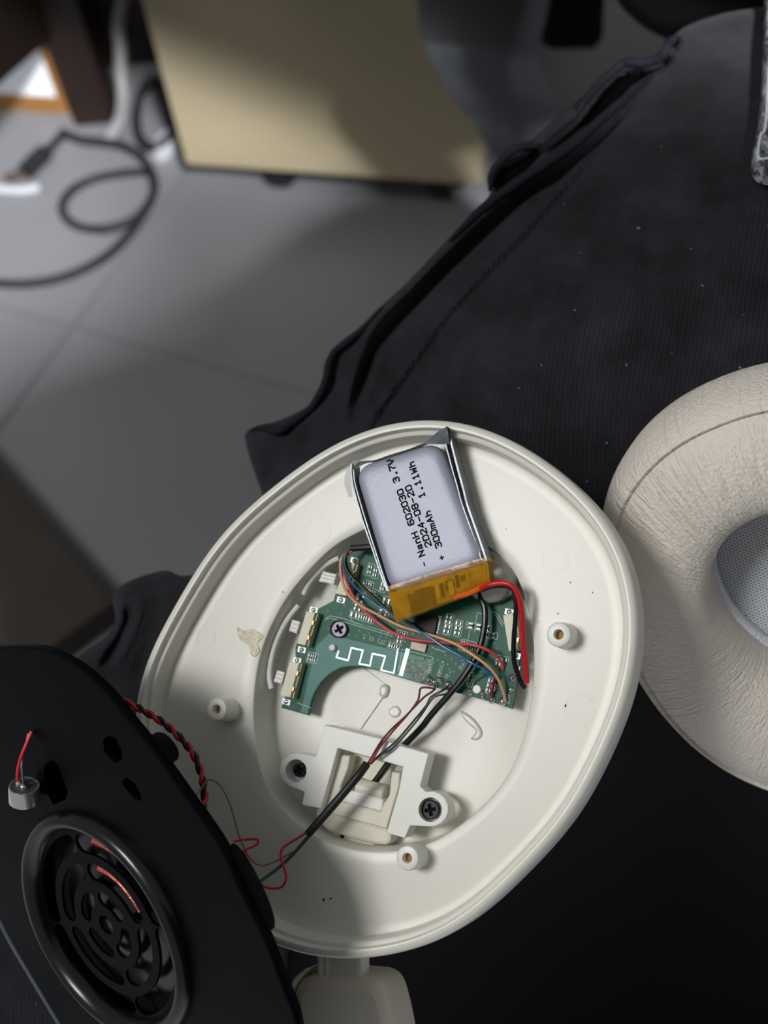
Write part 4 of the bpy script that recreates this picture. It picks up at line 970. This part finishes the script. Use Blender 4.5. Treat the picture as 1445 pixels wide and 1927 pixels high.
wp_ = thing('sleeved_wire_bundle', CUP.M, 'red, brown and teal wires through a long black sleeve, ending at the black speaker cover', 'wires')
wire('long_black_sleeve', [(690.5, 1437, -3.8), (672, 1462, -2.4), (640, 1500, -1.8), (610, 1535, -1.8), (580, 1569, -2.2)], .88, M_sleeve, wp_, 14)
wire('red_wire', [(820, 1297, -9.3), (806, 1294, -8.5), (792, 1295, -8.2), (789, 1306, -8.4), (786, 1318, -8.6), (770, 1341, -7.6), (741, 1374, -6.2), (718, 1402, -5.2), (704, 1424, -4.5), (694, 1437, -4.0)], .22, M_redd, wp_)
wire('brown_wire', [(818, 1290, -9.4), (816, 1299, -8.8), (799, 1311, -8.4), (784, 1326, -8.0), (762, 1349, -7.2), (738, 1371, -6.0), (716, 1397, -5.0), (700, 1424, -4.3), (692, 1437, -4.0)], .22, M_brown, wp_)
wire('scarlet_wire', [(722, 1395, -5.6), (710, 1412, -4.9), (700, 1430, -4.3), (692, 1439, -4.0)], .26, M_red, wp_)
wire('green_black_wire', [(843, 1292, -9.4), (832, 1300, -8.6), (811, 1311, -8.3), (801, 1329, -8.0), (777, 1358, -7.0), (744, 1396, -5.8), (716, 1419, -4.9), (696, 1437, -4.1)], .22, M_grnd, wp_)
wire('black_wire', [(850, 1300, -9.2), (838, 1306, -8.6), (818, 1311, -8.2), (806, 1325, -8.0), (790, 1349, -7.2), (762, 1383, -6.3), (738, 1408, -5.5), (712, 1424, -4.8), (697, 1438, -4.1)], .22, M_grnd, wp_)
wire('red_wire', [(590, 1557, -2.2), (577, 1566, -2.0), (560, 1577, -1.2), (547, 1585, -.6), (534, 1594, 0), (529, 1604, .5), (529, 1616, 1), (535, 1634, 1.6), (539, 1652, 2.0), (531, 1668, 2.4), (516, 1672, 3), (497, 1668, 4), (483, 1657, 5.5), (470, 1638, 7), (460, 1608, 8.2), (462, 1600, 8.2), (478, 1592, 7), (486, 1586, 6.4), (484, 1580, 6.4), (469, 1579, 7.2), (440, 1583, 9)], .27, M_red, wp_)
wire('teal_wire', [(592, 1556, -2.4), (579, 1575, -2.2), (565, 1592, -1.6), (549, 1610, -.6), (522, 1635, 1.5), (491, 1658, 5), (469, 1682, 8), (455, 1700, 10)], .36, M_teal, wp_)
wire('green_black_wire', [(592, 1558, -2.6), (582, 1574, -2.6), (572, 1586, -2.2), (560, 1598, -1.6), (549, 1608, -.8), (541, 1617, -.2)], .24, M_grnd, wp_)
wire('tan_wire', [(552, 1603, -1.4), (541, 1609, -1), (511, 1624, .5), (489, 1628, 2), (472, 1617, 4), (461, 1599, 5.5), (447, 1563, 6), (434, 1516, 6), (417, 1482, 6), (404, 1470, 6.2), (390, 1469, 7), (376, 1488, 8), (366, 1500, 9)], .19, M_brownl, wp_)

# ------------------------------------------------------------------ battery
bat = thing('battery', CUP.M, 'silver pouch battery with amber taped end lying across the cream cup', 'battery')
HT = 1.2
face = [(671, 884), (818, 837), (905, 1055), (737.5, 1108)]
def rounded(q, r, n=5):
    out = []
    N_ = len(q)
    for i in range(N_):
        p0, p1, p2 = (np.array(q[j % N_], float) for j in (i - 1, i, i + 1))
        a = p1 + (p0 - p1) / np.linalg.norm(p0 - p1) * r; c_ = p1 + (p2 - p1) / np.linalg.norm(p2 - p1) * r
        for k_ in range(n + 1):
            t = k_ / n; out.append(tuple((1 - t) ** 2 * a + 2 * t * (1 - t) * p1 + t * t * c_))
    return out
fp = CUP.poly(rounded(face, 27, 7), HT)
cen = tuple(np.mean(fp, 0))
fp = ccw(fp)
rings = [ringz(scaled(fp, cen, .02), HT + .05), ringz(scaled(fp, cen, .6), HT + .06), ringz(scaled(fp, cen, .80), HT + .04), ringz(scaled(fp, cen, .88), HT), ringz(scaled(fp, cen, .95), HT - .15), ringz(fp, HT - .42), ringz(offset(fp, .5e-3), HT - .9), ringz(offset(fp, .85e-3), HT - 1.6), ringz(offset(fp, .95e-3), HT - 2.2), ringz(offset(fp, .95e-3), HT - 5.6), ringz(offset(fp, .2e-3), HT - 6.2), ringz(scaled(fp, cen, .02), HT - 6.2)]
pouch = MB().loft(rings, cap0=True, cap1=True).build('pouch', M_pouch, bat, smooth=50)
# folded seal flanges along the two long sides and the creased top fold
def strip(pts, h0, h1, th, name, lean=0.0):
    b = MB(); top = [np.array(CUP.L(x, y, h1)) for x, y in pts]; rg = []
    for i, p in enumerate(top):
        t = top[min(i + 1, len(top) - 1)] - top[max(i - 1, 0)]; t[2] = 0; t /= np.linalg.norm(t); n_ = np.array([-t[1], t[0], 0]) * th * 1e-3 / 2
        lo = p.copy(); lo[2] = h0 * 1e-3; lo = lo + np.array([-t[1], t[0], 0]) * lean * 1e-3
        rg.append([lo - n_, lo + n_, p + n_, p - n_])
    b.loft(rg, cap0=True, cap1=True); return b.build(name, M_foil, bat, smooth=40)
strip(spline([(661, 872), (661, 895), (668, 930), (684, 985), (703, 1040), (718, 1085), (729, 1112)], 5), -4.2, .4, .3, 'seal_flange')
strip(spline([(665, 884), (667, 906), (676, 940), (691, 990), (709, 1046), (724, 1092), (732, 1112)], 5), -4.2, .75, .25, 'seal_flange')
strip(spline([(843, 806), (850, 838), (862, 885), (872, 922), (879, 950), (893, 990), (907, 1030), (915, 1055)], 5), -4.2, .1, .4, 'seal_flange')
strip(spline([(835, 822), (840, 842), (850, 880), (861, 918), (868, 945), (882, 985), (897, 1028), (906, 1054)], 5), -4.2, .55, .25, 'seal_flange')
# top fold: a creased foil sheet rising to a peak at the corner
b = MB()
L = lambda x, y, h: CUP.L(x, y, h)
back_ = [L(660, 868, -.2), L(680, 868, -.6), L(704, 866, -1), L(735, 856, -1.2), (L(770, 845, -1)), L(800, 832, 0), L(824, 812, 1.6), L(841, 802, 2.2)]
front_ = [L(668, 882, .2), L(686, 873, .5), L(708, 865, .5), L(738, 855, .5), L(772, 844, .5), L(802, 836, .8), L(820, 836, 1.3), L(846, 836, .2)]
midr = [tuple((np.array(p) + np.array(q)) / 2 + np.array([0, 0, .00025 * (1 if i % 2 else -.6)])) for i, (p, q) in enumerate(zip(back_, front_))]
lowr = [(p[0], p[1], p[2] - .0022) for p in back_]
b.loft([front_, midr, back_, lowr], closed=False); b.build('top_fold', M_foil, bat, smooth=25)
b = MB(); b.loft([[L(661, 872, 0), L(660, 890, -.3), L(661, 915, -1), L(664, 935, -1.6)], [L(652, 884, -1.2), L(648, 897, -1.6), L(648, 912, -2), L(656, 936, -2.4)]], closed=False)
b.loft([[L(664, 868, .5), L(668, 876, .8), L(676, 868, .5)], [L(660, 868, 0.9), L(662, 872, 1.1), L(664, 866, .9)]], closed=False)
lab(b.build('clear_tape_scrap', mat('clear_tape', (196, 200, 196), .2, alpha=.6), bat, smooth=40), 'scrap of clear tape at the corner')
# printed lettering
b = MB(); z = (HT + .13) * 1e-3
T = lambda x, y: CUP.L(x, y, HT)
wl_ = .00029
letters(b, 'NanH 602030 3.7V', T(799.5, 1044), T(740.5, 871), .00125, z, wl_)
letters(b, '2024-08-20', T(812, 1026), T(775.5, 920.5), .00125, z, wl_)
letters(b, '300mAh  1.11Wh', T(831.5, 1028), T(781, 876.5), .00125, z, wl_)
letters(b, '-', T(805, 1063), T(800, 1049), .0013, z, .00025, .0011)
letters(b, '+', T(837, 1051), T(832, 1037), .0011, z, .00025, .0011)
b.build('print', M_ink, bat, smooth=0)
# taped end with its little protection board
tp0 = [(728, 1104), (916, 1047)]; tp1 = [(731, 1117), (918, 1060)]; tp2 = [(745, 1172), (924, 1104)]; 
def row(pts, h, n=14):
    return [L(pts[0][0] + (pts[1][0] - pts[0][0]) * i / n, pts[0][1] + (pts[1][1] - pts[0][1]) * i / n, h + .12 * math.sin(i * 1.9)) for i in range(n + 1)]
b = MB(); b.loft([row(tp1, HT - .5), row([(733, 1124), (919, 1066)], HT - .9), row([(739, 1148), (921, 1086)], -.9), row([(744, 1168), (923, 1100)], -2.4), row([(744, 1168), (923, 1100)], -4.2), row([(734, 1130), (918, 1070)], -4.4)], closed=False)
end = b.build('protection_board', M_tapeb, bat, smooth=40)
def ep(u, v):   # point on the sloping end: u along, v down
    a = np.array([734 + (919 - 734) * u, 1126 + (1067 - 1126) * u]); c_ = np.array([744 + (923 - 744) * u, 1168 + (1100 - 1168) * u]); p = a + (c_ - a) * v
    return p, (HT - .9) * (1 - v) + (-2.4) * v
def patch(u0, u1, v0, v1, th, m, name='taped_component'):
    b = MB(); lo = []; hi = []
    for u, v in ((u0, v0), (u1, v0), (u1, v1), (u0, v1)):
        p, h = ep(u, v); lo.append(L(p[0], p[1], h - .2)); hi.append(L(p[0], p[1], h + th))
    b.loft([lo, hi], cap0=True, cap1=True); return b.build(name, m, end, smooth=0)
patch(.17, .43, .10, .95, .42, M_tapec); patch(.45, .49, .05, .7, .5, M_tapey); patch(.50, .53, .05, .75, .42, M_ink); patch(.55, .62, .0, .5, .45, M_tapec); patch(.58, .63, .1, .8, .5, M_tapey)
patch(.66, .69, -.1, .55, .5, M_ink); patch(.70, .80, -.1, .7, .4, M_tapeb); patch(.71, .76, .0, .3, .55, M_tapec); patch(.24, .40, .02, .10, .5, M_ink); patch(.82, .97, -.05, .5, .35, M_tapeb)
b = MB().tube([L(*p) for p in spline([(855, 1126, -2.2), (862, 1122, -2.0), (878, 1118, -1.8), (893, 1112, -1.6), (905, 1106, -1.2), (916, 1102, -.6)], 5)], .0006, 8); b.build('taped_lead', M_orange, end)
b = MB(); ra = [row(tp0, HT + .16), row(tp1, HT + .18), row([(733, 1123), (919, 1066)], HT - .1), row([(739, 1146), (921, 1085)], -.1), row([(745, 1172), (924, 1104)], -1.9), row([(746, 1174), (925, 1106)], -4.4), row([(738, 1140), (920, 1078)], -4.9)]
b.loft(ra, closed=False)
for sgn, lst in ((0, [0]), (1, [14])):
    i = lst[0]; col_ = [r[i] for r in ra[:6]]; lowc = [(p[0], p[1], -.0050) for p in col_]
    b.loft([col_, lowc], closed=False)
tape = b.build('amber_tape', M_tape, bat, smooth=50)
wire('red_lead', [(905, 1108, -1.0), (915, 1102, -.2), (923, 1100, .2), (946, 1097, .4), (964, 1103, .3), (975, 1120, -.3), (981, 1150, -1.6), (984, 1192, -3.6), (987, 1231, -5.6), (990, 1262, -7.4), (991, 1284, -8.8)], .56, M_red, bat, 12)
wire('black_lead', [(905, 1110, -2.0), (925, 1103, -1.6), (950, 1102, -1.4), (966, 1110, -1.8), (971, 1135, -2.4), (970, 1165, -3.6), (967, 1201, -5.2), (967, 1240, -6.6), (974, 1268, -7.9), (982, 1287, -9.0), (988, 1294, -9.5)], .5, M_wireb, bat, 12)

# ------------------------------------------------------------------ black speaker cover
plate = thing('speaker_cover', PLT.M, 'glossy black speaker cover plate with slotted grille and tiny silver microphone', 'speaker')
PL = PLT
up_px = [(-60, 1232), (0, 1217), (77, 1219), (136, 1246), (194, 1296), (232, 1343), (271, 1391), (310, 1443), (349, 1498), (382, 1544), (418, 1600), (457, 1684), (496, 1761), (535, 1862), (560, 1935)]
lo_px = [(116, 1934), (58, 1838), (16, 1766), (-12, 1706)]
pts = PL.poly(up_px, 0)
pl_out = pts + [tuple(np.array(pts[-1]) + d_) for d_ in ((.0005, -.013), (-.006, -.026), (-.016, -.036))] + [tuple(np.array(PL.L(*lo_px[0], 0)[:2]) + np.array([.009, -.006]))] + PL.poly(lo_px, 0) + [tuple(np.array(PL.L(*lo_px[-1], 0)[:2]) + d_) for d_ in ((-.010, .013), (-.013, .028), (-.010, .041))]
pl_out = ccw([tuple(p) for p in spline(pl_out, 4, True)])
c0 = np.array(PL.L(197, 1742, 0)[:2])
ring_r = 0.0262
hexes = [[(194, 1392), (205, 1384), (218, 1390), (229, 1412), (230, 1430), (217, 1437), (196, 1415)], [(229, 1469), (238, 1463), (252, 1472), (265, 1496), (267, 1508), (252, 1502), (234, 1482)], [(84, 1440), (96, 1430), (108, 1438), (128, 1490), (124, 1505), (100, 1515), (82, 1480)]]
hp2 = [PL.poly(h, 0) for h in hexes]
b = MB().prism(pl_out, -1.5, 0, holes=[circle(c0, ring_r, 64)] + hp2, bev=.6)
pbody = b.build('plate_body', M_black, plate, smooth=35)
# back wall around the edge (seen beyond the upper right rim)
o2 = offset(pl_out, -1.2e-3); o3 = offset(pl_out, -3.0e-3)
b = MB().loft([ringz(o2, -1.2), ringz(o2, -2.9), ringz(o3, -2.9), ringz(o3, -1.2)])
b.build('back_wall', M_black, pbody, smooth=40)
MB().prism(offset(pl_out, -5.5e-3), -6.0, -5.4).build('leak_block_sheet', M_black, pbody, smooth=0)  # added backing that blocks light leaking through the plate's holes
for x0, x1, kk in ((262, 300, 1.5), (430, 505, 1.0)):
    P_ = [PL.L(x, y, 0) for x, y in up_px if x0 - 30 < x < x1 + 20]
    nrm = np.array([.72, .69])
    rg = []
    P_ = [np.array(p[:2]) for p in spline([p[:2] for p in P_], 6)]
    for i, p in enumerate(P_):
        tp_ = math.sin(math.pi * (i + .5) / len(P_)) ** .45; o_ = nrm * .0010 * kk * tp_
        rg.append([(*(p - nrm * .003), -.0014), (*(p + o_), -.0014), (*(p + o_ * .6), -.0018 - .0026 * tp_), (*(p - nrm * .003), -.0018 - .0026 * tp_)])
    MB().loft(rg, cap0=True, cap1=True).build('edge_clip', M_black, pbody, smooth=30)
ep_ = [PL.L(x, y, -.5) for x, y in ((150, 1990), (116, 1934), (58, 1838), (16, 1766), (-12, 1706), (-40, 1640))]  # grey tube paints the light caught along the plate's lower left edge
MB().tube(spline(ep_, 4), .00050, 8).build('edge_strip', mat('edge_glint_grey', (92, 97, 108), .35), pbody)
# raised ring and grille
ringm = MB().lathe(tuple(c0), [(ring_r, -.002), (ring_r, .0002), (ring_r - .0006, .0016), (ring_r - .0016, .0024), (ring_r - .0026, .0024), (ring_r - .0036, .0016), (ring_r - .0044, .0004), (ring_r - .0047, -.001)], 96, cap0=False, cap1=False)
rg_o = ringm.build('speaker_ring', M_blackg, pbody, smooth=50)
rin = ring_r - .0045
def arc_slot(r0, r1, a0, a1, n=14):
    a0, a1 = math.radians(a0), math.radians(a1); o = []
    rm = (r1 - r0) / 2; rc_ = (r0 + r1) / 2
    for i in range(n + 1): t = a0 + (a1 - a0) * i / n; o.append((c0[0] + r1 * math.cos(t), c0[1] + r1 * math.sin(t)))
    for i in range(1, 5): t = math.pi * i / 5; o.append((c0[0] + rc_ * math.cos(a1) + rm * math.cos(a1 + t), c0[1] + rc_ * math.sin(a1) + rm * math.sin(a1 + t)))
    for i in range(n + 1): t = a1 + (a0 - a1) * i / n; o.append((c0[0] + r0 * math.cos(t), c0[1] + r0 * math.sin(t)))
    for i in range(1, 5): t = math.pi + math.pi * i / 5; o.append((c0[0] + rc_ * math.cos(a0) + rm * math.cos(a0 + t), c0[1] + rc_ * math.sin(a0) + rm * math.sin(a0 + t)))
    return o
slots = []
g0 = math.degrees(math.atan2(*(np.array(PL.L(92, 1562, 0)[:2]) - c0)[::-1])); g1 = math.degrees(math.atan2(*(np.array(PL.L(285, 1786, 0)[:2]) - c0)[::-1]))
base_a = (g0 + g1 + 90) / 2
for r0, r1, gap in ((.0164, .0208, 7), (.0102, .0143, 12), (.0046, .0080, 22)):
    for q_ in range(4):
        a = base_a - 90 + 90 * q_; slots.append(arc_slot(r0, r1, a + gap, a + 90 - gap))
slots.append(circle(c0, .0022, 14))
b = MB().prism(circle(c0, rin + .0002, 72), -1.0, -.3, holes=slots); b.build('grille', M_black, pbody, smooth=0)
# driver behind the grille: membrane with a copper coloured coil
MB().lathe(tuple(c0), [(rin + .002, -.0054), (rin, -.0052), (.0165, -.0036), (.0125, -.0040), (.0105, -.0032), (.006, -.0026), (.0001, -.0022)], 64, cap0=False).build('membrane', mat('membrane', (26, 24, 26), .2, spec=.7), pbody)
M_coil = mat('copper_film', (200, 92, 74), .35, .35, var=.35, vscale=900, bump=.6, bscale=700, bdist=.0005)
b = MB()
for rr, hh in ((.0190, -1.9), (.0126, -1.9)):
    n = 26; rg = []
    for i in range(n + 1):
        t = math.radians(base_a - 90 + 12 + 64 * i / n)
        rg.append([(c0[0] + (rr - .0014) * math.cos(t), c0[1] + (rr - .0014) * math.sin(t), hh * 1e-3), (c0[0] + rr * math.cos(t), c0[1] + rr * math.sin(t), hh * 1e-3 + .0010), (c0[0] + (rr + .0014) * math.cos(t), c0[1] + (rr + .0014) * math.sin(t), hh * 1e-3)])
    b.loft(rg, closed=False)
b.build('copper_foil', M_coil, pbody)
# microphone capsule on the front with two short wires
mc = Vector(PL.L(46, 1493, 3.4))
def to_plate(v): v = MW @ np.array(v, float); return Vector((v @ PL.X, v @ PL.Y, v @ PL.Z))
vdir = to_plate((0.10, 0.90, 0.42)).normalized()
qm = Matrix.Translation(mc) @ vdir.to_track_quat('Z', 'Y').to_matrix().to_4x4()
b = MB(); b.lathe((0, 0), [(.0001, -.0020), (.0029, -.0020), (.00325, -.0017), (.00325, .0016), (.0031, .0020), (.0027, .0020), (.0027, .0017), (.0001, .0017)], 40)
mic = b.build('microphone', mat('mic_can', (226, 226, 226), .25, .85), pbody, smooth=40)
for v in mic.data.vertices: v.co = qm @ v.co
b = MB(); b.lathe((0, 0), [(.0001, .0016), (.0027, .0016), (.0027, .0019), (.0001, .0019)], 32); o = b.build('mic_board', mat('mic_board_green', (58, 70, 64), .5), pbody)
for v in o.data.vertices: v.co = qm @ v.co
for sx in (.0011, -.0004):
    b = MB().lathe((sx, .0004), [(.0009, .0018), (.0008, .0025), (.0004, .0029), (.0001, .0030)], 12); o = b.build('mic_solder', M_sol, pbody)
    for v in o.data.vertices: v.co = qm @ v.co
top = Vector(PL.L(60, 1376, .4))
for off, r, m, nm, eo in ((Vector((.0011, .0004, .0026)), .00042, M_red, 'red_mic_wire', Vector((0, 0, 0))), (Vector((-.0006, .0004, .0026)), .00026, M_foil, 'bare_mic_wire', Vector((-.0012, -.001, 0)))):
    a = qm @ off; e = top + eo
    MB().tube(spline([a, a + vdir * .0018 + to_plate((-.2, 0, .3)) * .001, (a + e) / 2 + to_plate((-.25, 0, .6)) * .0022, e], 8), r, 8).build(nm, m, pbody)
# twisted red and black pair coming round the edge
ctr = spline([(222, 1312, 8.2), (240, 1322, 8), (262, 1333, 7.6), (290, 1349, 7.2), (314, 1365, 6.8), (332, 1382, 6.4), (350, 1400, 6), (364, 1420, 5.6), (374, 1442, 5.4), (381, 1467, 5.2), (384, 1490, 5), (385, 1512, 5.4), (375, 1530, 7)], 10)
Cw = [np.array(CUP.L(*p)) for p in ctr]
toP = PLT.M.inverted() @ CUP.M
def twist(phase, r, amp):
    out = []; s_ = 0
    for i, p in enumerate(Cw):
        t = Cw[min(i + 1, len(Cw) - 1)] - Cw[max(i - 1, 0)]; t /= np.linalg.norm(t); 
        if i: s_ += np.linalg.norm(p - Cw[i - 1])
        u = np.cross(t, [0, 0, 1]); u /= np.linalg.norm(u); w_ = np.cross(t, u); a = phase + s_ / .0028 * math.pi
        out.append(toP @ Vector(p + amp * (math.cos(a) * u + math.sin(a) * w_)))
    return out
MB().tube(twist(0, 0, .00042), .00046, 10).build('twisted_red_wire', M_red, plate)
MB().tube(twist(math.pi, 0, .00042), .00046, 10).build('twisted_black_wire', M_wireb, plate)

# ------------------------------------------------------------------ ear cushion
cush = thing('ear_cushion', CUS.M, 'cream leatherette ear cushion with pale mesh centre, leaning beside the opened cup', 'ear cushion')
def leather():
    m = mat('cream_leatherette', (232, 224, 213), 0.5, spec=0.4)
    nt = m.node_tree; bs = nt.nodes['Principled BSDF']
    at_ = nt.nodes.new('ShaderNodeAttribute'); at_.attribute_name = 'ring'
    n1 = nt.nodes.new('ShaderNodeTexNoise'); n1.inputs['Scale'].default_value = 1.0; n1.inputs['Detail'].default_value = 3; n1.inputs['Distortion'].default_value = 0.9
    nt.links.new(at_.outputs['Vector'], n1.inputs['Vector'])
    tc = nt.nodes.new('ShaderNodeTexCoord'); vo = nt.nodes.new('ShaderNodeTexVoronoi'); vo.inputs['Scale'].default_value = 1300
    nt.links.new(tc.outputs['Object'], vo.inputs['Vector'])
    n3 = nt.nodes.new('ShaderNodeTexNoise'); n3.inputs['Scale'].default_value = 45; n3.inputs['Detail'].default_value = 1
    nt.links.new(tc.outputs['Object'], n3.inputs['Vector'])
    mr = nt.nodes.new('ShaderNodeMapRange'); mr.inputs['From Min'].default_value = .35; mr.inputs['From Max'].default_value = .65; mr.inputs['To Min'].default_value = .3; mr.inputs['To Max'].default_value = 1
    nt.links.new(n3.outputs['Fac'], mr.inputs['Value'])
    mu = nt.nodes.new('ShaderNodeMath'); mu.operation = 'MULTIPLY'; nt.links.new(n1.outputs['Fac'], mu.inputs[0]); nt.links.new(mr.outputs['Result'], mu.inputs[1])
    ad = nt.nodes.new('ShaderNodeMath'); ad.operation = 'MULTIPLY_ADD'; ad.inputs[1].default_value = .16
    nt.links.new(vo.outputs['Distance'], ad.inputs[0]); nt.links.new(mu.outputs[0], ad.inputs[2])
    bp = nt.nodes.new('ShaderNodeBump'); bp.inputs['Strength'].default_value = .8; bp.inputs['Distance'].default_value = .0016
    nt.links.new(ad.outputs[0], bp.inputs['Height']); nt.links.new(bp.outputs['Normal'], bs.inputs['Normal'])
    return m
M_lea = leather()
def fit_oval(px, h, centre_px, n=128, mirror_c=None):
    """smooth closed oval through the seen half, its far half mirrored about the long axis"""
    P_ = [np.array(CUS.L(x, y, h)[:2]) for x, y in px]
    return P_
NC = 128
def oval(cx_, cy_, a, b_, rot, p=2.15):
    out = []
    for k_ in range(NC):
        t = 2 * math.pi * k_ / NC; ct, st_ = math.cos(t), math.sin(t)
        x = a * math.copysign(abs(ct) ** (2 / p), ct); y = b_ * math.copysign(abs(st_) ** (2 / p), st_); r_ = math.radians(rot)
        out.append((cx_ + x * math.cos(r_) - y * math.sin(r_), cy_ + x * math.sin(r_) + y * math.cos(r_)))
    return out
def fit(pts, h, xc, p, extra=()):
    """least squares ellipse through traced points, centre x fixed"""
    P_ = np.array([CUS.L(x, y, h)[:2] for x, y in pts] + [CUS.L(x, y, hh)[:2] for x, y, hh in extra])
    best = None
    for yc in np.linspace(-.020, .010, 31):
        for rot in np.linspace(-30, 30, 13):
            r_ = math.radians(rot); X = P_ - [xc, yc]; u = X[:, 0] * math.cos(r_) + X[:, 1] * math.sin(r_); v = -X[:, 0] * math.sin(r_) + X[:, 1] * math.cos(r_)
            A_ = np.stack([np.abs(u) ** p, np.abs(v) ** p], 1)
            s_, *_ = np.linalg.lstsq(A_, np.ones(len(u)), rcond=None)
            if (s_ <= 0).any(): continue
            e = np.abs(A_ @ s_ - 1).max()
            if best is None or e < best[0]: best = (e, yc, rot, s_[0] ** (-1 / p), s_[1] ** (-1 / p))
    return best
seam_px = [(1445, 795), (1370, 805), (1300, 830), (1240, 870), (1190, 915), (1158, 965)]
low_px = [(1205, 1245, -2), (1240, 1310, -2), (1300, 1380, -2), (1370, 1430, -2), (1445, 1475, -2)]
fs = fit(seam_px, 0, 0.0, 2.2, low_px)
hole_px = [(1445, 935), (1395, 950), (1360, 985), (1343, 1020), (1350, 1080), (1380, 1160), (1410, 1200), (1445, 1225)]
fh = fit(hole_px, -7, 0.003, 2.1)
So = oval(0.0, fs[1], fs[3], fs[4], fs[2], 2.2); Ho = oval(0.003, fh[1], fh[3], fh[4], fh[2], 2.1)
def blend(t): return lerp(So, Ho, t)
def ccen(o_): return tuple(np.mean(o_, 0))
def uv_ring(o, nr, n):
    me = o.data; at_ = me.attributes.new('ring', 'FLOAT_VECTOR', 'POINT')
    vv = np.zeros(len(me.vertices) * 3); me.vertices.foreach_get('co', vv); vv = vv.reshape(-1, 3)
    c_ = ccen(So); th = np.arctan2(vv[:, 1] - c_[1], vv[:, 0] - c_[0]); rad = np.hypot(vv[:, 0] - c_[0], vv[:, 1] - c_[1]) - vv[:, 2] * .6
    at_.data.foreach_set('vector', np.stack([np.cos(th) * 40, np.sin(th) * 40, rad * 136], -1).astype(np.float32).ravel())
prof = [(0.0, -.6), (.03, .6), (.09, 2.2), (.2, 4.2), (.35, 5.6), (.5, 6.0), (.66, 5.2), (.8, 3.2), (.9, .6), (.96, -2.6), (.985, -5.5), (1.0, -8.5)]
b = MB().loft([ringz(blend(t), h) for t, h in prof] + [ringz(offset(Ho, .6e-3), -9.5)])
fp_ = b.build('face_pad', M_lea, cush, smooth=80); uv_ring(fp_, 0, NC)
So2 = offset(So, .1e-3)
bandp = [(0.0, -.7), (.7e-3, -.2), (1.6e-3, -1.2), (3.0e-3, -4), (4.0e-3, -9), (4.3e-3, -15), (3.7e-3, -20), (2.4e-3, -23.5), (.4e-3, -25.0)]
b = MB().loft([ringz(offset(So, -.4e-3), -1.2)] + [ringz(offset(So, d_), h) for d_, h in bandp] + [ringz(scaled(So, ccen(So), .9), -25.1)])
sb = b.build('side_band', M_lea, cush, smooth=80); uv_ring(sb, 0, NC)
Sr = [(x - .0006, y - .0026) for x, y in So]
b = MB().loft([ringz(offset(Sr, 1.0e-3), -24.0), ringz(offset(Sr, 2.5e-3), -24.2), ringz(offset(Sr, 2.9e-3), -24.8), ringz(offset(Sr, 2.5e-3), -25.8), ringz(offset(Sr, -3e-3), -26)])
b.build('backing_rim', plastic_mat('rim_plastic', (206, 198, 184), .4), cush, smooth=50)
# white cut foam edge inside the hole and the mesh cloth at the bottom
M_foam = mat('white_foam', (226, 230, 238), .85, bump=.8, bscale=1800, bdist=.0006)
fo = [ringz(offset(Ho, .2e-3), -8.0), ringz(offset(Ho, -.5e-3), -8.3), ringz(offset(Ho, -.9e-3), -9.2), ringz(offset(Ho, -.7e-3), -12), ringz(offset(Ho, .8e-3), -12.5)]
fo = [[(x + random.uniform(-1, 1) * 6e-5, y + random.uniform(-1, 1) * 6e-5, z_ + random.uniform(-1, 1) * 1e-4) for x, y, z_ in r] for r in fo]
lab(MB().loft(fo).build('foam_edge', M_foam, cush, smooth=80), 'white cut foam edge')
def mesh_cloth():
    m = mat('pale_mesh_cloth', (196, 200, 206), .8)
    nt = m.node_tree; bs = nt.nodes['Principled BSDF']
    tc = nt.nodes.new('ShaderNodeTexCoord'); br = nt.nodes.new('ShaderNodeTexBrick')
    mp = nt.nodes.new('ShaderNodeMapping'); mp.inputs['Rotation'].default_value = (0, 0, math.radians(14)); mp.inputs['Scale'].default_value = (1, 1, 0)
    br.inputs['Scale'].default_value = 640; br.inputs['Mortar Size'].default_value = .16; br.inputs['Mortar Smooth'].default_value = .6; br.inputs['Brick Width'].default_value = .55; br.inputs['Row Height'].default_value = .42
    br.inputs['Color1'].default_value = lin((136, 140, 148)); br.inputs['Color2'].default_value = lin((158, 162, 170)); br.inputs['Mortar'].default_value = lin((226, 230, 236))
    nt.links.new(tc.outputs['Object'], mp.inputs['Vector']); nt.links.new(mp.outputs['Vector'], br.inputs['Vector']); nt.links.new(br.outputs['Color'], bs.inputs['Base Color'])
    bp = nt.nodes.new('ShaderNodeBump'); bp.inputs['Strength'].default_value = .6; bp.inputs['Distance'].default_value = .0003
    nt.links.new(br.outputs['Fac'], bp.inputs['Height']); nt.links.new(bp.outputs['Normal'], bs.inputs['Normal'])
    return m
cH = ccen(Ho)
b = MB().loft([ringz(offset(Ho, 1.5e-3), -12.3)] + [ringz(scaled(Ho, cH, s_), -12.4 - .5 * (1 - s_)) for s_ in (.9, .6, .3, .02)], cap1=True)
lab(b.build('mesh_cloth', mesh_cloth(), cush), 'pale grey dotted mesh')
